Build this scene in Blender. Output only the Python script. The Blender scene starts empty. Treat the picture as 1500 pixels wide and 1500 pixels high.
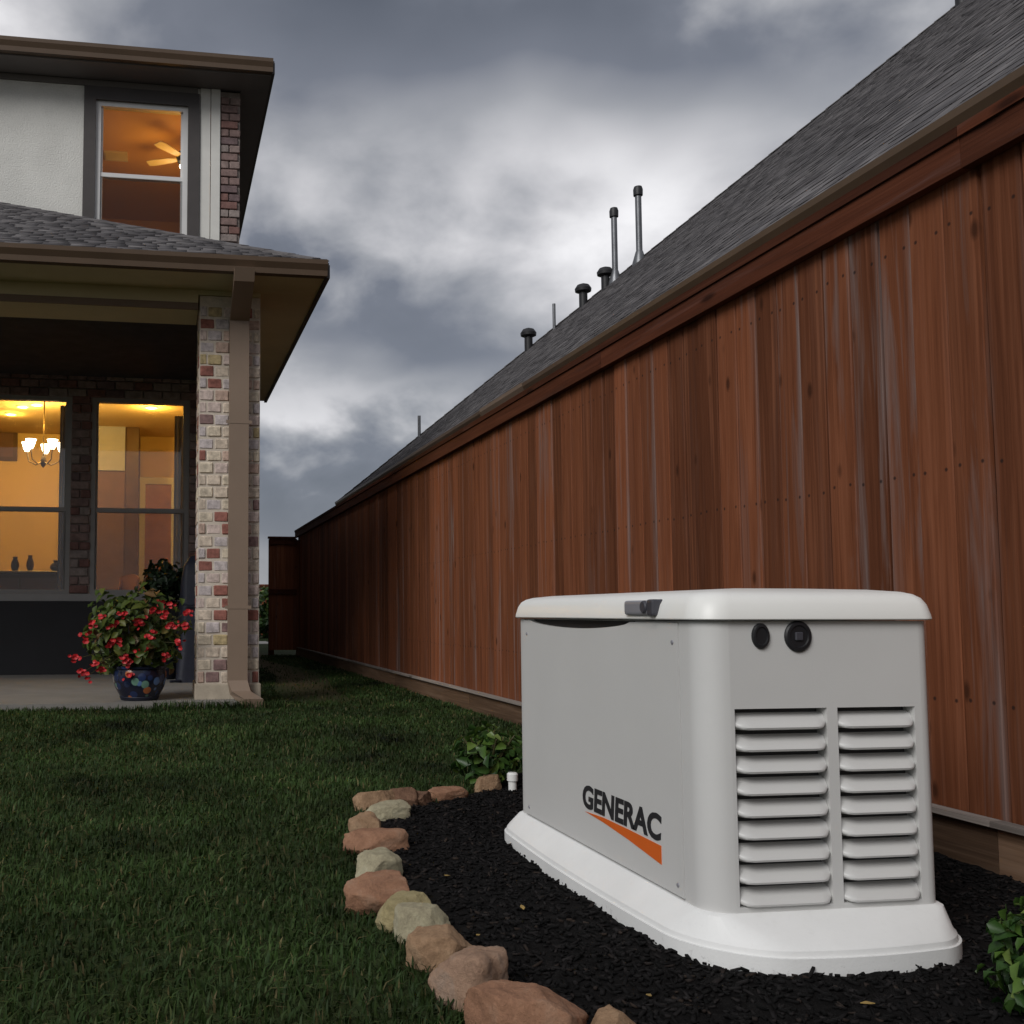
import bpy, bmesh, math, random
import numpy as np
from mathutils import Vector, Matrix, noise
from math import radians, sin, cos, pi

random.seed(7)
rng = np.random.default_rng(7)
scene = bpy.context.scene
col = scene.collection

# ------------------------------------------------------------------ camera
F_PX, CX, CY = 1500.0, 470.0, 790.0          # focal length and principal point in photo pixels (1500 wide)
YAW, PITCH, CAM_H = radians(8.9), radians(4.1), 0.72
cam_data = bpy.data.cameras.new('camera')
cam_data.sensor_width = 36.0
cam_data.lens = 36.0 * F_PX / 1500.0
cam_data.shift_x = (750 - CX) / 1500.0
cam_data.shift_y = (CY - 750) / 1500.0
cam_data.clip_start = 0.05
cam_data.clip_end = 2000
cam = bpy.data.objects.new('camera', cam_data)
cam.location = (0, 0, CAM_H)
cam.rotation_euler = (pi / 2 + PITCH, 0, -YAW)
col.objects.link(cam)
scene.camera = cam

# ------------------------------------------------------------------ exposure
scene.view_settings.view_transform = 'Standard'
scene.view_settings.look = 'None'
scene.view_settings.exposure = 0.45
scene.view_settings.gamma = 1.0
scene.view_settings.use_curve_mapping = False
scene.cycles.use_denoising = True
scene.cycles.max_bounces = 8
scene.cycles.diffuse_bounces = 5
scene.cycles.glossy_bounces = 3
scene.cycles.transparent_max_bounces = 12

# ------------------------------------------------------------------ sky and sun
SUN_EL, SUN_AZ = radians(35), radians(226)       # azimuth clockwise from +Y
world = bpy.data.worlds.new('World')
scene.world = world
world.use_nodes = True
wt = world.node_tree
wt.nodes.clear()


class NT:
    """small helper to write node trees"""
    def __init__(self, tree):
        self.t = tree

    def n(self, kind, **kw):
        nd = self.t.nodes.new(kind)
        for k, v in kw.items():
            if k.startswith('i_'):
                key = k[2:].replace('_', ' ')
                nd.inputs[key].default_value = v
            else:
                setattr(nd, k, v)
        return nd

    def l(self, a, b):
        self.t.links.new(a, b)

    def math(self, op, a, b=None, c=None, clamp=False):
        nd = self.t.nodes.new('ShaderNodeMath')
        nd.operation = op
        nd.use_clamp = clamp
        for i, v in enumerate((a, b, c)):
            if v is None:
                continue
            if isinstance(v, (int, float)):
                nd.inputs[i].default_value = v
            else:
                self.t.links.new(v, nd.inputs[i])
        return nd.outputs[0]

    def ramp(self, fac, stops, interp='LINEAR'):
        nd = self.t.nodes.new('ShaderNodeValToRGB')
        nd.color_ramp.interpolation = interp
        el = nd.color_ramp.elements
        while len(el) < len(stops):
            el.new(0.5)
        for e, (p, c) in zip(el, stops):
            e.position = p
            e.color = (c[0], c[1], c[2], 1) if not isinstance(c, (int, float)) else (c, c, c, 1)
        self.t.links.new(fac, nd.inputs[0])
        return nd.outputs[0]

    def mix(self, fac, a, b, blend='MIX'):
        nd = self.t.nodes.new('ShaderNodeMix')
        nd.data_type = 'RGBA'
        nd.blend_type = blend
        for sock, v in ((nd.inputs['Factor'], fac), (nd.inputs['A'], a), (nd.inputs['B'], b)):
            if sock.name == 'Factor':
                pass
        ins = [s for s in nd.inputs if s.enabled]
        for s, v in zip(ins, (fac, a, b)):
            if isinstance(v, (int, float)):
                s.default_value = v
            elif isinstance(v, tuple):
                s.default_value = (v[0], v[1], v[2], 1)
            else:
                self.t.links.new(v, s)
        return [s for s in nd.outputs if s.enabled][0]

    def noise(self, vec, scale, detail=4, rough=0.55, dist=0.0):
        nd = self.n('ShaderNodeTexNoise')
        nd.inputs['Scale'].default_value = scale
        nd.inputs['Detail'].default_value = detail
        nd.inputs['Roughness'].default_value = rough
        nd.inputs['Distortion'].default_value = dist
        if vec is not None:
            self.t.links.new(vec, nd.inputs['Vector'])
        return nd.outputs[0]


w = NT(wt)
geo = w.n('ShaderNodeTexCoord')
sep = w.n('ShaderNodeSeparateXYZ')
w.l(geo.outputs['Generated'], sep.inputs[0])
dx, dy, dz = sep.outputs
cmb = w.n('ShaderNodeCombineXYZ')
w.l(dx, cmb.inputs[0])
w.l(dy, cmb.inputs[1])
w.l(w.math('MULTIPLY', dz, 1.55), cmb.inputs[2])
clump = w.noise(cmb.outputs[0], 3.4, 3, 0.45, 0.0)
wisps = w.noise(cmb.outputs[0], 8.5, 5, 0.50, 0.15)
# the large cloud masses of this evening sky, as directions (east/north, up/north), edges broken up by the noise
yy = w.math('MAXIMUM', dy, 0.02)
warp = w.math('MULTIPLY', w.math('SUBTRACT', wisps, 0.5), 0.34)
warp2 = w.math('MULTIPLY', w.math('SUBTRACT', clump, 0.5), 0.30)
U_ = w.math('ADD', w.math('DIVIDE', dx, yy), warp2)
V_ = w.math('ADD', w.math('DIVIDE', dz, yy), w.math('MULTIPLY', warp, 0.6))


def mass(u, v, su, sv, amp):
    a = w.math('POWER', w.math('DIVIDE', w.math('SUBTRACT', U_, u), su), 2.0)
    b = w.math('POWER', w.math('DIVIDE', w.math('SUBTRACT', V_, v), sv), 2.0)
    e = w.math('POWER', 2.718, w.math('MULTIPLY', w.math('ADD', a, b), -1.0))
    return w.math('MULTIPLY', e, amp)


base_cloud = w.math('ADD', w.math('MULTIPLY', clump, 0.55), w.math('MULTIPLY', wisps, 0.45))
tot = w.math('ADD', base_cloud, -0.02)
for m_ in ((0.34, 0.65, 0.60, 0.085, -0.21),   # dark shelf along the top
           (0.36, 0.45, 0.26, 0.090, 0.10),    # pale mass
           (0.12, 0.31, 0.15, 0.055, -0.13),   # dark patch
           (0.15, 0.215, 0.18, 0.026, 0.11),   # pale streak
           (0.12, 0.13, 0.20, 0.055, -0.17),   # blue-grey low band
           (0.56, 0.36, 0.16, 0.16, 0.14),     # bright break towards the neighbour's roof
           (-0.30, 0.62, 0.22, 0.06, 0.34)):
    tot = w.math('ADD', tot, mass(*m_))
cloud_col = w.ramp(tot, [(0.20, (0.085, 0.094, 0.115)), (0.37, (0.140, 0.150, 0.178)), (0.49, (0.28, 0.285, 0.305)),
                         (0.61, (0.48, 0.475, 0.49)), (0.76, (0.80, 0.79, 0.80))])
sky = w.n('ShaderNodeTexSky')
sky.sky_type = 'NISHITA'
sky.sun_disc = False
sky.sun_elevation = SUN_EL
sky.sun_rotation = SUN_AZ
sky.air_density = 1.0
sky.dust_density = 2.0
bg_sky = w.n('ShaderNodeBackground')
bg_sky.inputs['Strength'].default_value = 0.06
w.l(sky.outputs[0], bg_sky.inputs['Color'])
bg_cl = w.n('ShaderNodeBackground')
bg_cl.inputs['Strength'].default_value = 1.0
w.l(cloud_col, bg_cl.inputs['Color'])
mixw = w.n('ShaderNodeMixShader')
mixw.inputs[0].default_value = 0.90
w.l(bg_sky.outputs[0], mixw.inputs[1])
w.l(bg_cl.outputs[0], mixw.inputs[2])
outw = w.n('ShaderNodeOutputWorld')
w.l(mixw.outputs[0], outw.inputs['Surface'])

sun_data = bpy.data.lights.new('sun', 'SUN')
sun_data.energy = 1.5
sun_data.angle = radians(30)
sun_data.color = (1.0, 0.985, 0.965)
sun = bpy.data.objects.new('sun', sun_data)
sd = Vector((sin(SUN_AZ) * cos(SUN_EL), cos(SUN_AZ) * cos(SUN_EL), sin(SUN_EL)))
sun.rotation_euler = (-sd).to_track_quat('-Z', 'Y').to_euler()
sun.location = (-6, -8, 12)
col.objects.link(sun)

# ------------------------------------------------------------------ helpers
_fwd = Vector((sin(YAW) * cos(PITCH), cos(YAW) * cos(PITCH), sin(PITCH)))
_right = Vector((cos(YAW), -sin(YAW), 0))
_up = _right.cross(_fwd)


def at(px, py, axis, val):
    """the point where the line of sight through a photo pixel meets a known wall, floor or ceiling plane"""
    d = _fwd + _right * ((px - CX) / F_PX) - _up * ((py - CY) / F_PX)
    o = Vector((0, 0, CAM_H))
    t = (val - o[axis]) / d[axis]
    return o + d * t


def tag(o, label=None, cat=None, group=None, kind=None):
    if label:
        o['label'] = label
    if cat:
        o['category'] = cat
    if group:
        o['group'] = group
    if kind:
        o['kind'] = kind
    return o


def empty(name, loc=(0, 0, 0)):
    o = bpy.data.objects.new(name, None)
    o.empty_display_size = 0.1
    o.location = loc
    col.objects.link(o)
    return o


def link(name, me, parent=None, mat=None, loc=None):
    o = bpy.data.objects.new(name, me)
    col.objects.link(o)
    if mat is not None and len(me.materials) == 0:
        me.materials.append(mat)
    if parent is not None:
        o.parent = parent
        # parents are unrotated, unscaled: keep world coordinates
        off = Vector((0, 0, 0))
        p = parent
        while p is not None:
            off += Vector(p.location)
            p = p.parent
        o.location = (Vector(loc) if loc is not None else Vector((0, 0, 0))) - off
    elif loc is not None:
        o.location = loc
    return o


class MB:
    """mesh builder: collects shapes, links them as ONE mesh object"""
    def __init__(self):
        self.v, self.f, self.mi = [], [], []

    def add(self, verts, faces, m=0):
        b = len(self.v)
        self.v += [tuple(p) for p in verts]
        self.f += [tuple(b + i for i in f) for f in faces]
        self.mi += [m] * len(faces)
        return self

    def box(self, x0, x1, y0, y1, z0, z1, m=0):
        v = [(x, y, z) for z in (z0, z1) for y in (y0, y1) for x in (x0, x1)]
        return self.add(v, [(0, 2, 3, 1), (4, 5, 7, 6), (0, 1, 5, 4), (2, 6, 7, 3), (0, 4, 6, 2), (1, 3, 7, 5)], m)

    def loft(self, loops, cap0=True, cap1=True, closed=True, m=0):
        n = len(loops[0])
        v = [p for lp in loops for p in lp]
        f = []
        for k in range(len(loops) - 1):
            for i in range(n if closed else n - 1):
                j = (i + 1) % n
                f.append((k * n + i, k * n + j, (k + 1) * n + j, (k + 1) * n + i))
        if cap0:
            f.append(tuple(reversed(range(n))))
        if cap1:
            f.append(tuple((len(loops) - 1) * n + i for i in range(n)))
        return self.add(v, f, m)

    def tube(self, pts, r, n=10, m=0, cap=True):
        pts = [Vector(p) for p in pts]
        rs = r if isinstance(r, (list, tuple)) else [r] * len(pts)
        loops = []
        ref = Vector((0, 0, 1))
        for i, p in enumerate(pts):
            d = (pts[min(i + 1, len(pts) - 1)] - pts[max(i - 1, 0)]).normalized()
            a = ref if abs(d.dot(ref)) < 0.95 else Vector((1, 0, 0))
            u = d.cross(a).normalized()
            vv = u.cross(d).normalized()
            loops.append([p + (u * cos(2 * pi * k / n) + vv * sin(2 * pi * k / n)) * rs[i] for k in range(n)])
        return self.loft([[tuple(q) for q in l] for l in loops], cap, cap, True, m)

    def lathe(self, c, prof, n=24, m=0, axis=(0, 0, 1)):
        q = Vector((0, 0, 1)).rotation_difference(Vector(axis)).to_matrix()
        loops = []
        for r, z in prof:
            loops.append([tuple(Vector(c) + q @ Vector((r * cos(2 * pi * k / n), r * sin(2 * pi * k / n), z))) for k in range(n)])
        return self.loft(loops, True, True, True, m)

    def mesh(self, name, mats, smooth=False, angle=35):
        me = bpy.data.meshes.new(name)
        me.from_pydata(self.v, [], self.f)
        for m_ in (mats if isinstance(mats, (list, tuple)) else [mats]):
            me.materials.append(m_)
        if any(self.mi):
            me.polygons.foreach_set('material_index', self.mi)
        if smooth:
            me.polygons.foreach_set('use_smooth', [True] * len(me.polygons))
            me.set_sharp_from_angle(angle=radians(angle))
        me.update()
        return me

    def build(self, name, mats, parent=None, smooth=False, angle=35):
        return link(name, self.mesh(name, mats, smooth, angle), parent)


def bevel_mesh(name, sx, sy, sz, bw, mat, seg=1, jitter=0.0):
    """a bevelled box centred on the origin"""
    bm = bmesh.new()
    bmesh.ops.create_cube(bm, size=1)
    bmesh.ops.scale(bm, vec=(sx, sy, sz), verts=bm.verts)
    bmesh.ops.bevel(bm, geom=bm.edges[:], offset=bw, segments=seg, affect='EDGES', profile=0.6)
    if jitter:
        for v in bm.verts:
            v.co += Vector((random.uniform(-1, 1), random.uniform(-1, 1), random.uniform(-1, 1))) * jitter
    me = bpy.data.meshes.new(name)
    bm.to_mesh(me)
    bm.free()
    if mat is not None:
        me.materials.append(mat)
    return me


def rrect(x0, x1, y0, y1, radii, z, n=6, inset=0.0):
    """rounded rectangle, counter-clockwise from the near-right corner; radii = nr, fr, fl, nl"""
    x0 += inset; x1 -= inset; y0 += inset; y1 -= inset
    pts = []
    for (cx_, cy_, sx_, sy_, a0), r in zip(((x1, y0, -1, 1, -pi / 2), (x1, y1, -1, -1, 0), (x0, y1, 1, -1, pi / 2), (x0, y0, 1, 1, pi)), radii):
        r = max(r - inset * 0.6, 0.004)
        for k in range(n + 1):
            a = a0 + (pi / 2) * k / n
            pts.append((cx_ + sx_ * r + r * cos(a), cy_ + sy_ * r + r * sin(a), z))
    return pts


# ------------------------------------------------------------------ materials
def new_mat(name):
    m = bpy.data.materials.new(name)
    m.use_nodes = True
    t = NT(m.node_tree)
    b = m.node_tree.nodes['Principled BSDF']
    return m, t, b


def plain(name, color, rough=0.6, metal=0.0, var=0.12, scale=6.0, bump=0.0, bscale=60.0, spec=0.4, fine=0.0):
    m, t, b = new_mat(name)
    tc = t.n('ShaderNodeTexCoord')
    nz = t.noise(tc.outputs['Object'], scale, 5, 0.6)
    dark = tuple(c * (1 - var) for c in color)
    lite = tuple(min(1, c * (1 + var)) for c in color)
    cc = t.ramp(nz, [(0.3, dark), (0.7, lite)])
    if fine:
        nf = t.noise(tc.outputs['Object'], bscale, 3, 0.6)
        cc = t.mix(fine, cc, t.ramp(nf, [(0.35, tuple(c * 0.45 for c in color)), (0.65, tuple(min(1, c * 1.5) for c in color))]))
    t.l(cc, b.inputs['Base Color'])
    b.inputs['Roughness'].default_value = rough
    b.inputs['Metallic'].default_value = metal
    b.inputs['Specular IOR Level'].default_value = spec
    if bump:
        nb = t.noise(tc.outputs['Object'], bscale, 4, 0.6)
        bp = t.n('ShaderNodeBump')
        bp.inputs['Strength'].default_value = bump
        bp.inputs['Distance'].default_value = 0.01
        t.l(nb, bp.inputs['Height'])
        t.l(bp.outputs[0], b.inputs['Normal'])
    return m


def wood_mat(name, c_dark, c_mid, c_lite, grey=(0.16, 0.13, 0.13), horiz=False, grey_amt=0.75):
    m, t, b = new_mat(name)
    tc = t.n('ShaderNodeTexCoord')
    oi = t.n('ShaderNodeObjectInfo')
    rnd = oi.outputs['Random']
    add = t.n('ShaderNodeVectorMath', operation='ADD')
    cr = t.n('ShaderNodeCombineXYZ')
    t.l(t.math('MULTIPLY', rnd, 31.0), cr.inputs[0])
    t.l(t.math('MULTIPLY', rnd, 57.0), cr.inputs[1])
    t.l(t.math('MULTIPLY', rnd, 83.0), cr.inputs[2])
    t.l(tc.outputs['Object'], add.inputs[0])
    t.l(cr.outputs[0], add.inputs[1])
    mp = t.n('ShaderNodeMapping')
    mp.inputs['Scale'].default_value = (22, 1.1, 22) if horiz else (22, 22, 1.1)
    t.l(add.outputs[0], mp.inputs[0])
    grain = t.noise(mp.outputs[0], 1.0, 6, 0.6, 1.2)
    mp2 = t.n('ShaderNodeMapping')
    mp2.inputs['Scale'].default_value = (120, 2, 120) if horiz else (120, 120, 2)
    t.l(add.outputs[0], mp2.inputs[0])
    fine = t.noise(mp2.outputs[0], 1.0, 4, 0.6)
    c1 = t.ramp(grain, [(0.28, c_dark), (0.52, c_mid), (0.75, c_lite)])
    c1 = t.mix(0.35, c1, t.ramp(fine, [(0.3, tuple(c * 0.6 for c in c_mid)), (0.7, tuple(c * 1.35 for c in c_mid))]))
    # board to board tone
    tone = t.ramp(t.math('FRACT', t.math('MULTIPLY', rnd, 3.77)), [(0.0, 0.60), (0.5, 0.95), (1.0, 1.35)])
    c1 = t.mix(1.0, c1, tone, 'MULTIPLY')
    # pale dry streaks
    mp4 = t.n('ShaderNodeMapping')
    mp4.inputs['Scale'].default_value = (30, 0.6, 30) if horiz else (30, 30, 0.6)
    t.l(add.outputs[0], mp4.inputs[0])
    dry = t.noise(mp4.outputs[0], 1.0, 3, 0.55, 0.6)
    c1 = t.mix(t.math('MULTIPLY', t.ramp(dry, [(0.54, 0.0), (0.74, 1.0)]), 0.38), c1, tuple(min(1, c * 1.45) for c in c_lite))
    # grey weathering in long streaks on some boards, plus a painted highlight along the board edges
    mp3 = t.n('ShaderNodeMapping')
    mp3.inputs['Scale'].default_value = (14, 0.8, 14) if horiz else (14, 14, 0.8)
    t.l(add.outputs[0], mp3.inputs[0])
    weather = t.noise(mp3.outputs[0], 1.0, 5, 0.62, 0.9)
    so_ = t.n('ShaderNodeSeparateXYZ')
    t.l(tc.outputs['Object'], so_.inputs[0])
    edge_highlight = t.ramp(t.math('ABSOLUTE', so_.outputs[1]), [(0.045, 0.0), (0.068, 0.10)]) if not horiz else 0.0
    wf = t.ramp(t.math('ADD', weather, edge_highlight), [(0.53, 0.0), (0.74, 1.0)])
    wsel = t.ramp(t.math('FRACT', t.math('MULTIPLY', rnd, 7.31)), [(0.30, 0.10), (0.75, 1.0)])
    wmul = t.mix(1.0, wf, wsel, 'MULTIPLY')
    c1 = t.mix(t.math('MULTIPLY', wmul, grey_amt), c1, grey)
    if not horiz:
        # rows of nail heads over the rails, each with a little rust
        hy = t.math('ABSOLUTE', t.math('SUBTRACT', t.math('ABSOLUTE', so_.outputs[1]), 0.042))
        for zr in (0.33, 1.01, 1.73):
            hz = t.math('ABSOLUTE', t.math('SUBTRACT', so_.outputs[2], zr))
            dd = t.math('SQRT', t.math('ADD', t.math('MULTIPLY', hy, hy), t.math('MULTIPLY', hz, hz)))
            c1 = t.mix(t.math('MULTIPLY', t.ramp(dd, [(0.0036, 1.0), (0.0058, 0.0)]), 0.85), c1, (0.012, 0.010, 0.010))
    # knots
    mpk = t.n('ShaderNodeMapping')
    mpk.inputs['Scale'].default_value = (7.5, 1.8, 7.5) if horiz else (7.5, 7.5, 3.6)
    t.l(add.outputs[0], mpk.inputs[0])
    vor = t.n('ShaderNodeTexVoronoi')
    vor.inputs['Scale'].default_value = 1.0
    t.l(mpk.outputs[0], vor.inputs['Vector'])
    kn = t.ramp(vor.outputs['Distance'], [(0.06, 1.0), (0.14, 0.0)])
    c1 = t.mix(t.math('MULTIPLY', kn, 0.8), c1, tuple(c * 0.22 for c in c_mid))
    t.l(c1, b.inputs['Base Color'])
    b.inputs['Roughness'].default_value = 0.8
    b.inputs['Specular IOR Level'].default_value = 0.12
    bp = t.n('ShaderNodeBump')
    bp.inputs['Strength'].default_value = 0.35
    bp.inputs['Distance'].default_value = 0.004
    t.l(t.math('ADD', fine, t.math('MULTIPLY', grain, 0.8)), bp.inputs['Height'])
    t.l(bp.outputs[0], b.inputs['Normal'])
    return m


def random_mat(name, stops, rough=0.85, bump=0.5, bscale=90, var=0.25, vscale=14, interp='CONSTANT', world=False):
    """colour chosen per object (bricks, stones, shingles) with grain on top"""
    m, t, b = new_mat(name)
    oi = t.n('ShaderNodeObjectInfo')
    tc = t.n('ShaderNodeTexCoord')
    add = t.n('ShaderNodeVectorMath', operation='ADD')
    cr = t.n('ShaderNodeCombineXYZ')
    for k in range(3):
        t.l(t.math('MULTIPLY', oi.outputs['Random'], 40.0 + 13 * k), cr.inputs[k])
    t.l(tc.outputs['Object'], add.inputs[0])
    t.l(cr.outputs[0], add.inputs[1])
    c = t.ramp(oi.outputs['Random'], stops, interp)
    gp = t.n('ShaderNodeNewGeometry')
    vec = gp.outputs['Position'] if world else add.outputs[0]
    nz = t.noise(vec, vscale, 6, 0.65)
    c = t.mix(1.0, c, t.ramp(nz, [(0.3, 1 - var * 1.6), (0.7, 1 + var)]), 'MULTIPLY')
    t.l(c, b.inputs['Base Color'])
    b.inputs['Roughness'].default_value = rough
    b.inputs['Specular IOR Level'].default_value = 0.25
    nb = t.noise(vec, bscale, 5, 0.65)
    bp = t.n('ShaderNodeBump')
    bp.inputs['Strength'].default_value = bump
    bp.inputs['Distance'].default_value = 0.008
    t.l(nb, bp.inputs['Height'])
    t.l(bp.outputs[0], b.inputs['Normal'])
    return m


def attr_mat(name, stops, rough=0.9, spec=0.2, var=0.2, vscale=30, translucent=0.0, bump=0.0):
    """colour from a per-piece random attribute called tone (for joined pieces)"""
    m, t, b = new_mat(name)
    at_ = t.n('ShaderNodeAttribute', attribute_name='tone')
    tc = t.n('ShaderNodeTexCoord')
    c = t.ramp(at_.outputs['Fac'], stops)
    if var:
        nz = t.noise(tc.outputs['Object'], vscale, 4, 0.6)
        c = t.mix(1.0, c, t.ramp(nz, [(0.3, 1 - var * 1.6), (0.7, 1 + var)]), 'MULTIPLY')
    t.l(c, b.inputs['Base Color'])
    b.inputs['Roughness'].default_value = rough
    b.inputs['Specular IOR Level'].default_value = spec
    if translucent:
        tr = t.n('ShaderNodeBsdfTranslucent')
        t.l(c, tr.inputs['Color'])
        mx = t.n('ShaderNodeMixShader')
        mx.inputs[0].default_value = translucent
        t.l(b.outputs[0], mx.inputs[1])
        t.l(tr.outputs[0], mx.inputs[2])
        t.l(mx.outputs[0], m.node_tree.nodes['Material Output'].inputs['Surface'])
    if bump:
        nb = t.noise(tc.outputs['Object'], 120, 4, 0.65)
        bp = t.n('ShaderNodeBump')
        bp.inputs['Strength'].default_value = bump
        bp.inputs['Distance'].default_value = 0.006
        t.l(nb, bp.inputs['Height'])
        t.l(bp.outputs[0], b.inputs['Normal'])
    return m


def emit_mat(name, color, strength):
    m, t, b = new_mat(name)
    b.inputs['Base Color'].default_value = (*color, 1)
    b.inputs['Emission Color'].default_value = (*color, 1)
    b.inputs['Emission Strength'].default_value = strength
    return m


def glass_mat(name, gloss=0.09, tint=(0.9, 0.92, 0.92)):
    m, t, b = new_mat(name)
    tr = t.n('ShaderNodeBsdfTransparent')
    tr.inputs['Color'].default_value = (*tint, 1)
    gl = t.n('ShaderNodeBsdfGlossy')
    gl.inputs['Roughness'].default_value = 0.02
    tc = t.n('ShaderNodeTexCoord')
    nz = t.noise(tc.outputs['Object'], 1.6, 2, 0.5)
    bp = t.n('ShaderNodeBump')
    bp.inputs['Strength'].default_value = 0.08
    bp.inputs['Distance'].default_value = 0.02
    t.l(nz, bp.inputs['Height'])
    t.l(bp.outputs[0], gl.inputs['Normal'])
    mx = t.n('ShaderNodeMixShader')
    mx.inputs[0].default_value = gloss
    t.l(tr.outputs[0], mx.inputs[1])
    t.l(gl.outputs[0], mx.inputs[2])
    t.l(mx.outputs[0], m.node_tree.nodes['Material Output'].inputs['Surface'])
    return m


def screen_mat(name, cover, color):
    """insect screen: a fine mesh that covers part of the opening"""
    m, t, b = new_mat(name)
    b.inputs['Base Color'].default_value = (*color, 1)
    b.inputs['Roughness'].default_value = 0.8
    tr = t.n('ShaderNodeBsdfTransparent')
    mx = t.n('ShaderNodeMixShader')
    mx.inputs[0].default_value = cover
    t.l(tr.outputs[0], mx.inputs[1])
    t.l(b.outputs[0], mx.inputs[2])
    t.l(mx.outputs[0], m.node_tree.nodes['Material Output'].inputs['Surface'])
    return m


def soiled(name, color, rough=0.5, var=0.04, scale=5, bump=0.08, bscale=180, spec=0.4):
    """pale plastic with soil splashed up from the bed (object z is height above the ground)"""
    m = plain(name, color, rough=rough, var=var, scale=scale, bump=bump, bscale=bscale, spec=spec)
    t = NT(m.node_tree)
    b = m.node_tree.nodes['Principled BSDF']
    src = b.inputs['Base Color'].links[0].from_socket
    gp = t.n('ShaderNodeNewGeometry')
    sp_ = t.n('ShaderNodeSeparateXYZ')
    t.l(gp.outputs['Position'], sp_.inputs[0])
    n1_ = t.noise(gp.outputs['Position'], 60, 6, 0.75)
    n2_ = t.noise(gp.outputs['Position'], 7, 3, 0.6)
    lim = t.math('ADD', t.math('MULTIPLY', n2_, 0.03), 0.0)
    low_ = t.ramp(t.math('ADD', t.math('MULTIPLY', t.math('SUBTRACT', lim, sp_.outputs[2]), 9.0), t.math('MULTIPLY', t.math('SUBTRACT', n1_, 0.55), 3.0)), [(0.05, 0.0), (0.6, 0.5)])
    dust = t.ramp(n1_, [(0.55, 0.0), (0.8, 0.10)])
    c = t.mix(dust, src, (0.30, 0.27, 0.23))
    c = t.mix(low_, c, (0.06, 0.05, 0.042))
    t.l(c, b.inputs['Base Color'])
    return m


M = {}
M['fence'] = wood_mat('cedar_boards', (0.090, 0.028, 0.012), (0.168, 0.056, 0.025), (0.235, 0.090, 0.046), grey=(0.185, 0.145, 0.135))
M['fence_h'] = wood_mat('cedar_trim', (0.036, 0.011, 0.005), (0.070, 0.021, 0.010), (0.10, 0.034, 0.017), horiz=True, grey_amt=0.25)
M['kick'] = wood_mat('kick_board_wood', (0.08, 0.05, 0.032), (0.145, 0.088, 0.055), (0.21, 0.14, 0.095), horiz=True, grey_amt=0.4)
M['kick_highlight'] = wood_mat('kick_highlight_wood', (0.15, 0.125, 0.11), (0.27, 0.235, 0.21), (0.36, 0.32, 0.29), horiz=True, grey_amt=0.3)  # pale wood colour stands in for light on the ledge
M['gen'] = plain('generator_paint', (0.565, 0.563, 0.55), rough=0.42, var=0.025, scale=3, bump=0.05, bscale=260, spec=0.45)
M['gen_lid'] = plain('generator_lid_paint', (0.76, 0.76, 0.73), rough=0.38, var=0.02, scale=3, bump=0.04, bscale=220, spec=0.5)
M['gen_base'] = soiled('generator_base_plastic', (0.74, 0.745, 0.735), rough=0.5, var=0.04, scale=5, bump=0.08, bscale=180, spec=0.4)
M['black'] = plain('black_plastic', (0.012, 0.012, 0.014), rough=0.5, var=0.2, bump=0.05)
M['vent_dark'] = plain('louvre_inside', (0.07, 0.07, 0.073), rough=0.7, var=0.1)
M['logo_black'] = plain('logo_black', (0.02, 0.02, 0.023), rough=0.5, var=0.1)
M['orange'] = plain('logo_orange', (0.62, 0.115, 0.012), rough=0.5, var=0.05)
M['latch'] = plain('latch_grey', (0.30, 0.30, 0.33), rough=0.35, var=0.05, metal=0.3)
M['latch_dark'] = plain('latch_dark', (0.05, 0.05, 0.06), rough=0.4, var=0.1)
M['mulch'] = plain('mulch_soil', (0.0075, 0.0068, 0.0068), rough=0.95, var=0.5, scale=40, bump=1.0, bscale=150, spec=0.1)
M['chips'] = attr_mat('mulch_chips', [(0.0, (0.004, 0.004, 0.004)), (0.7, (0.0095, 0.0088, 0.009)), (0.93, (0.018, 0.016, 0.016)), (1.0, (0.032, 0.023, 0.018))], rough=0.9, spec=0.12, var=0.3)
M['grass'] = attr_mat('grass_blades', [(0.0, (0.021, 0.043, 0.011)), (0.5, (0.036, 0.068, 0.017)), (0.88, (0.060, 0.088, 0.026)), (1.0, (0.13, 0.11, 0.048))], rough=0.6, spec=0.18, var=0.55, vscale=1.3, translucent=0.22)
M['stone'] = random_mat('edging_stone', [(0.0, (0.30, 0.17, 0.10)), (0.15, (0.40, 0.31, 0.19)), (0.32, (0.34, 0.155, 0.09)), (0.48, (0.36, 0.31, 0.18)), (0.62, (0.38, 0.23, 0.135)), (0.76, (0.42, 0.35, 0.24)), (0.9, (0.27, 0.16, 0.115))], bump=0.8, bscale=55, var=0.38, vscale=16)
M['brick'] = random_mat('tumbled_brick', [(0.0, (0.60, 0.50, 0.40)), (0.20, (0.57, 0.46, 0.41)), (0.40, (0.28, 0.115, 0.09)), (0.50, (0.50, 0.44, 0.43)), (0.64, (0.62, 0.53, 0.41)), (0.82, (0.25, 0.16, 0.15)), (0.88, (0.50, 0.36, 0.29)), (0.965, (0.48, 0.38, 0.21))], bump=0.6, bscale=60, var=0.28, vscale=22)
M['brick_red'] = random_mat('red_brick', [(0.0, (0.24, 0.165, 0.15)), (0.25, (0.28, 0.21, 0.19)), (0.5, (0.21, 0.115, 0.10)), (0.7, (0.30, 0.25, 0.23)), (0.88, (0.17, 0.12, 0.12))], bump=0.6, bscale=60)
M['mortar'] = plain('mortar', (0.55, 0.48, 0.40), rough=0.95, var=0.15, scale=20, bump=0.4, bscale=120)
M['mortar_grey'] = plain('mortar_grey', (0.29, 0.245, 0.22), rough=0.95, var=0.15, scale=20, bump=0.4, bscale=120)
M['limestone'] = plain('cast_stone', (0.42, 0.36, 0.28), rough=0.9, var=0.15, scale=9, bump=0.35, bscale=70)
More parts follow.
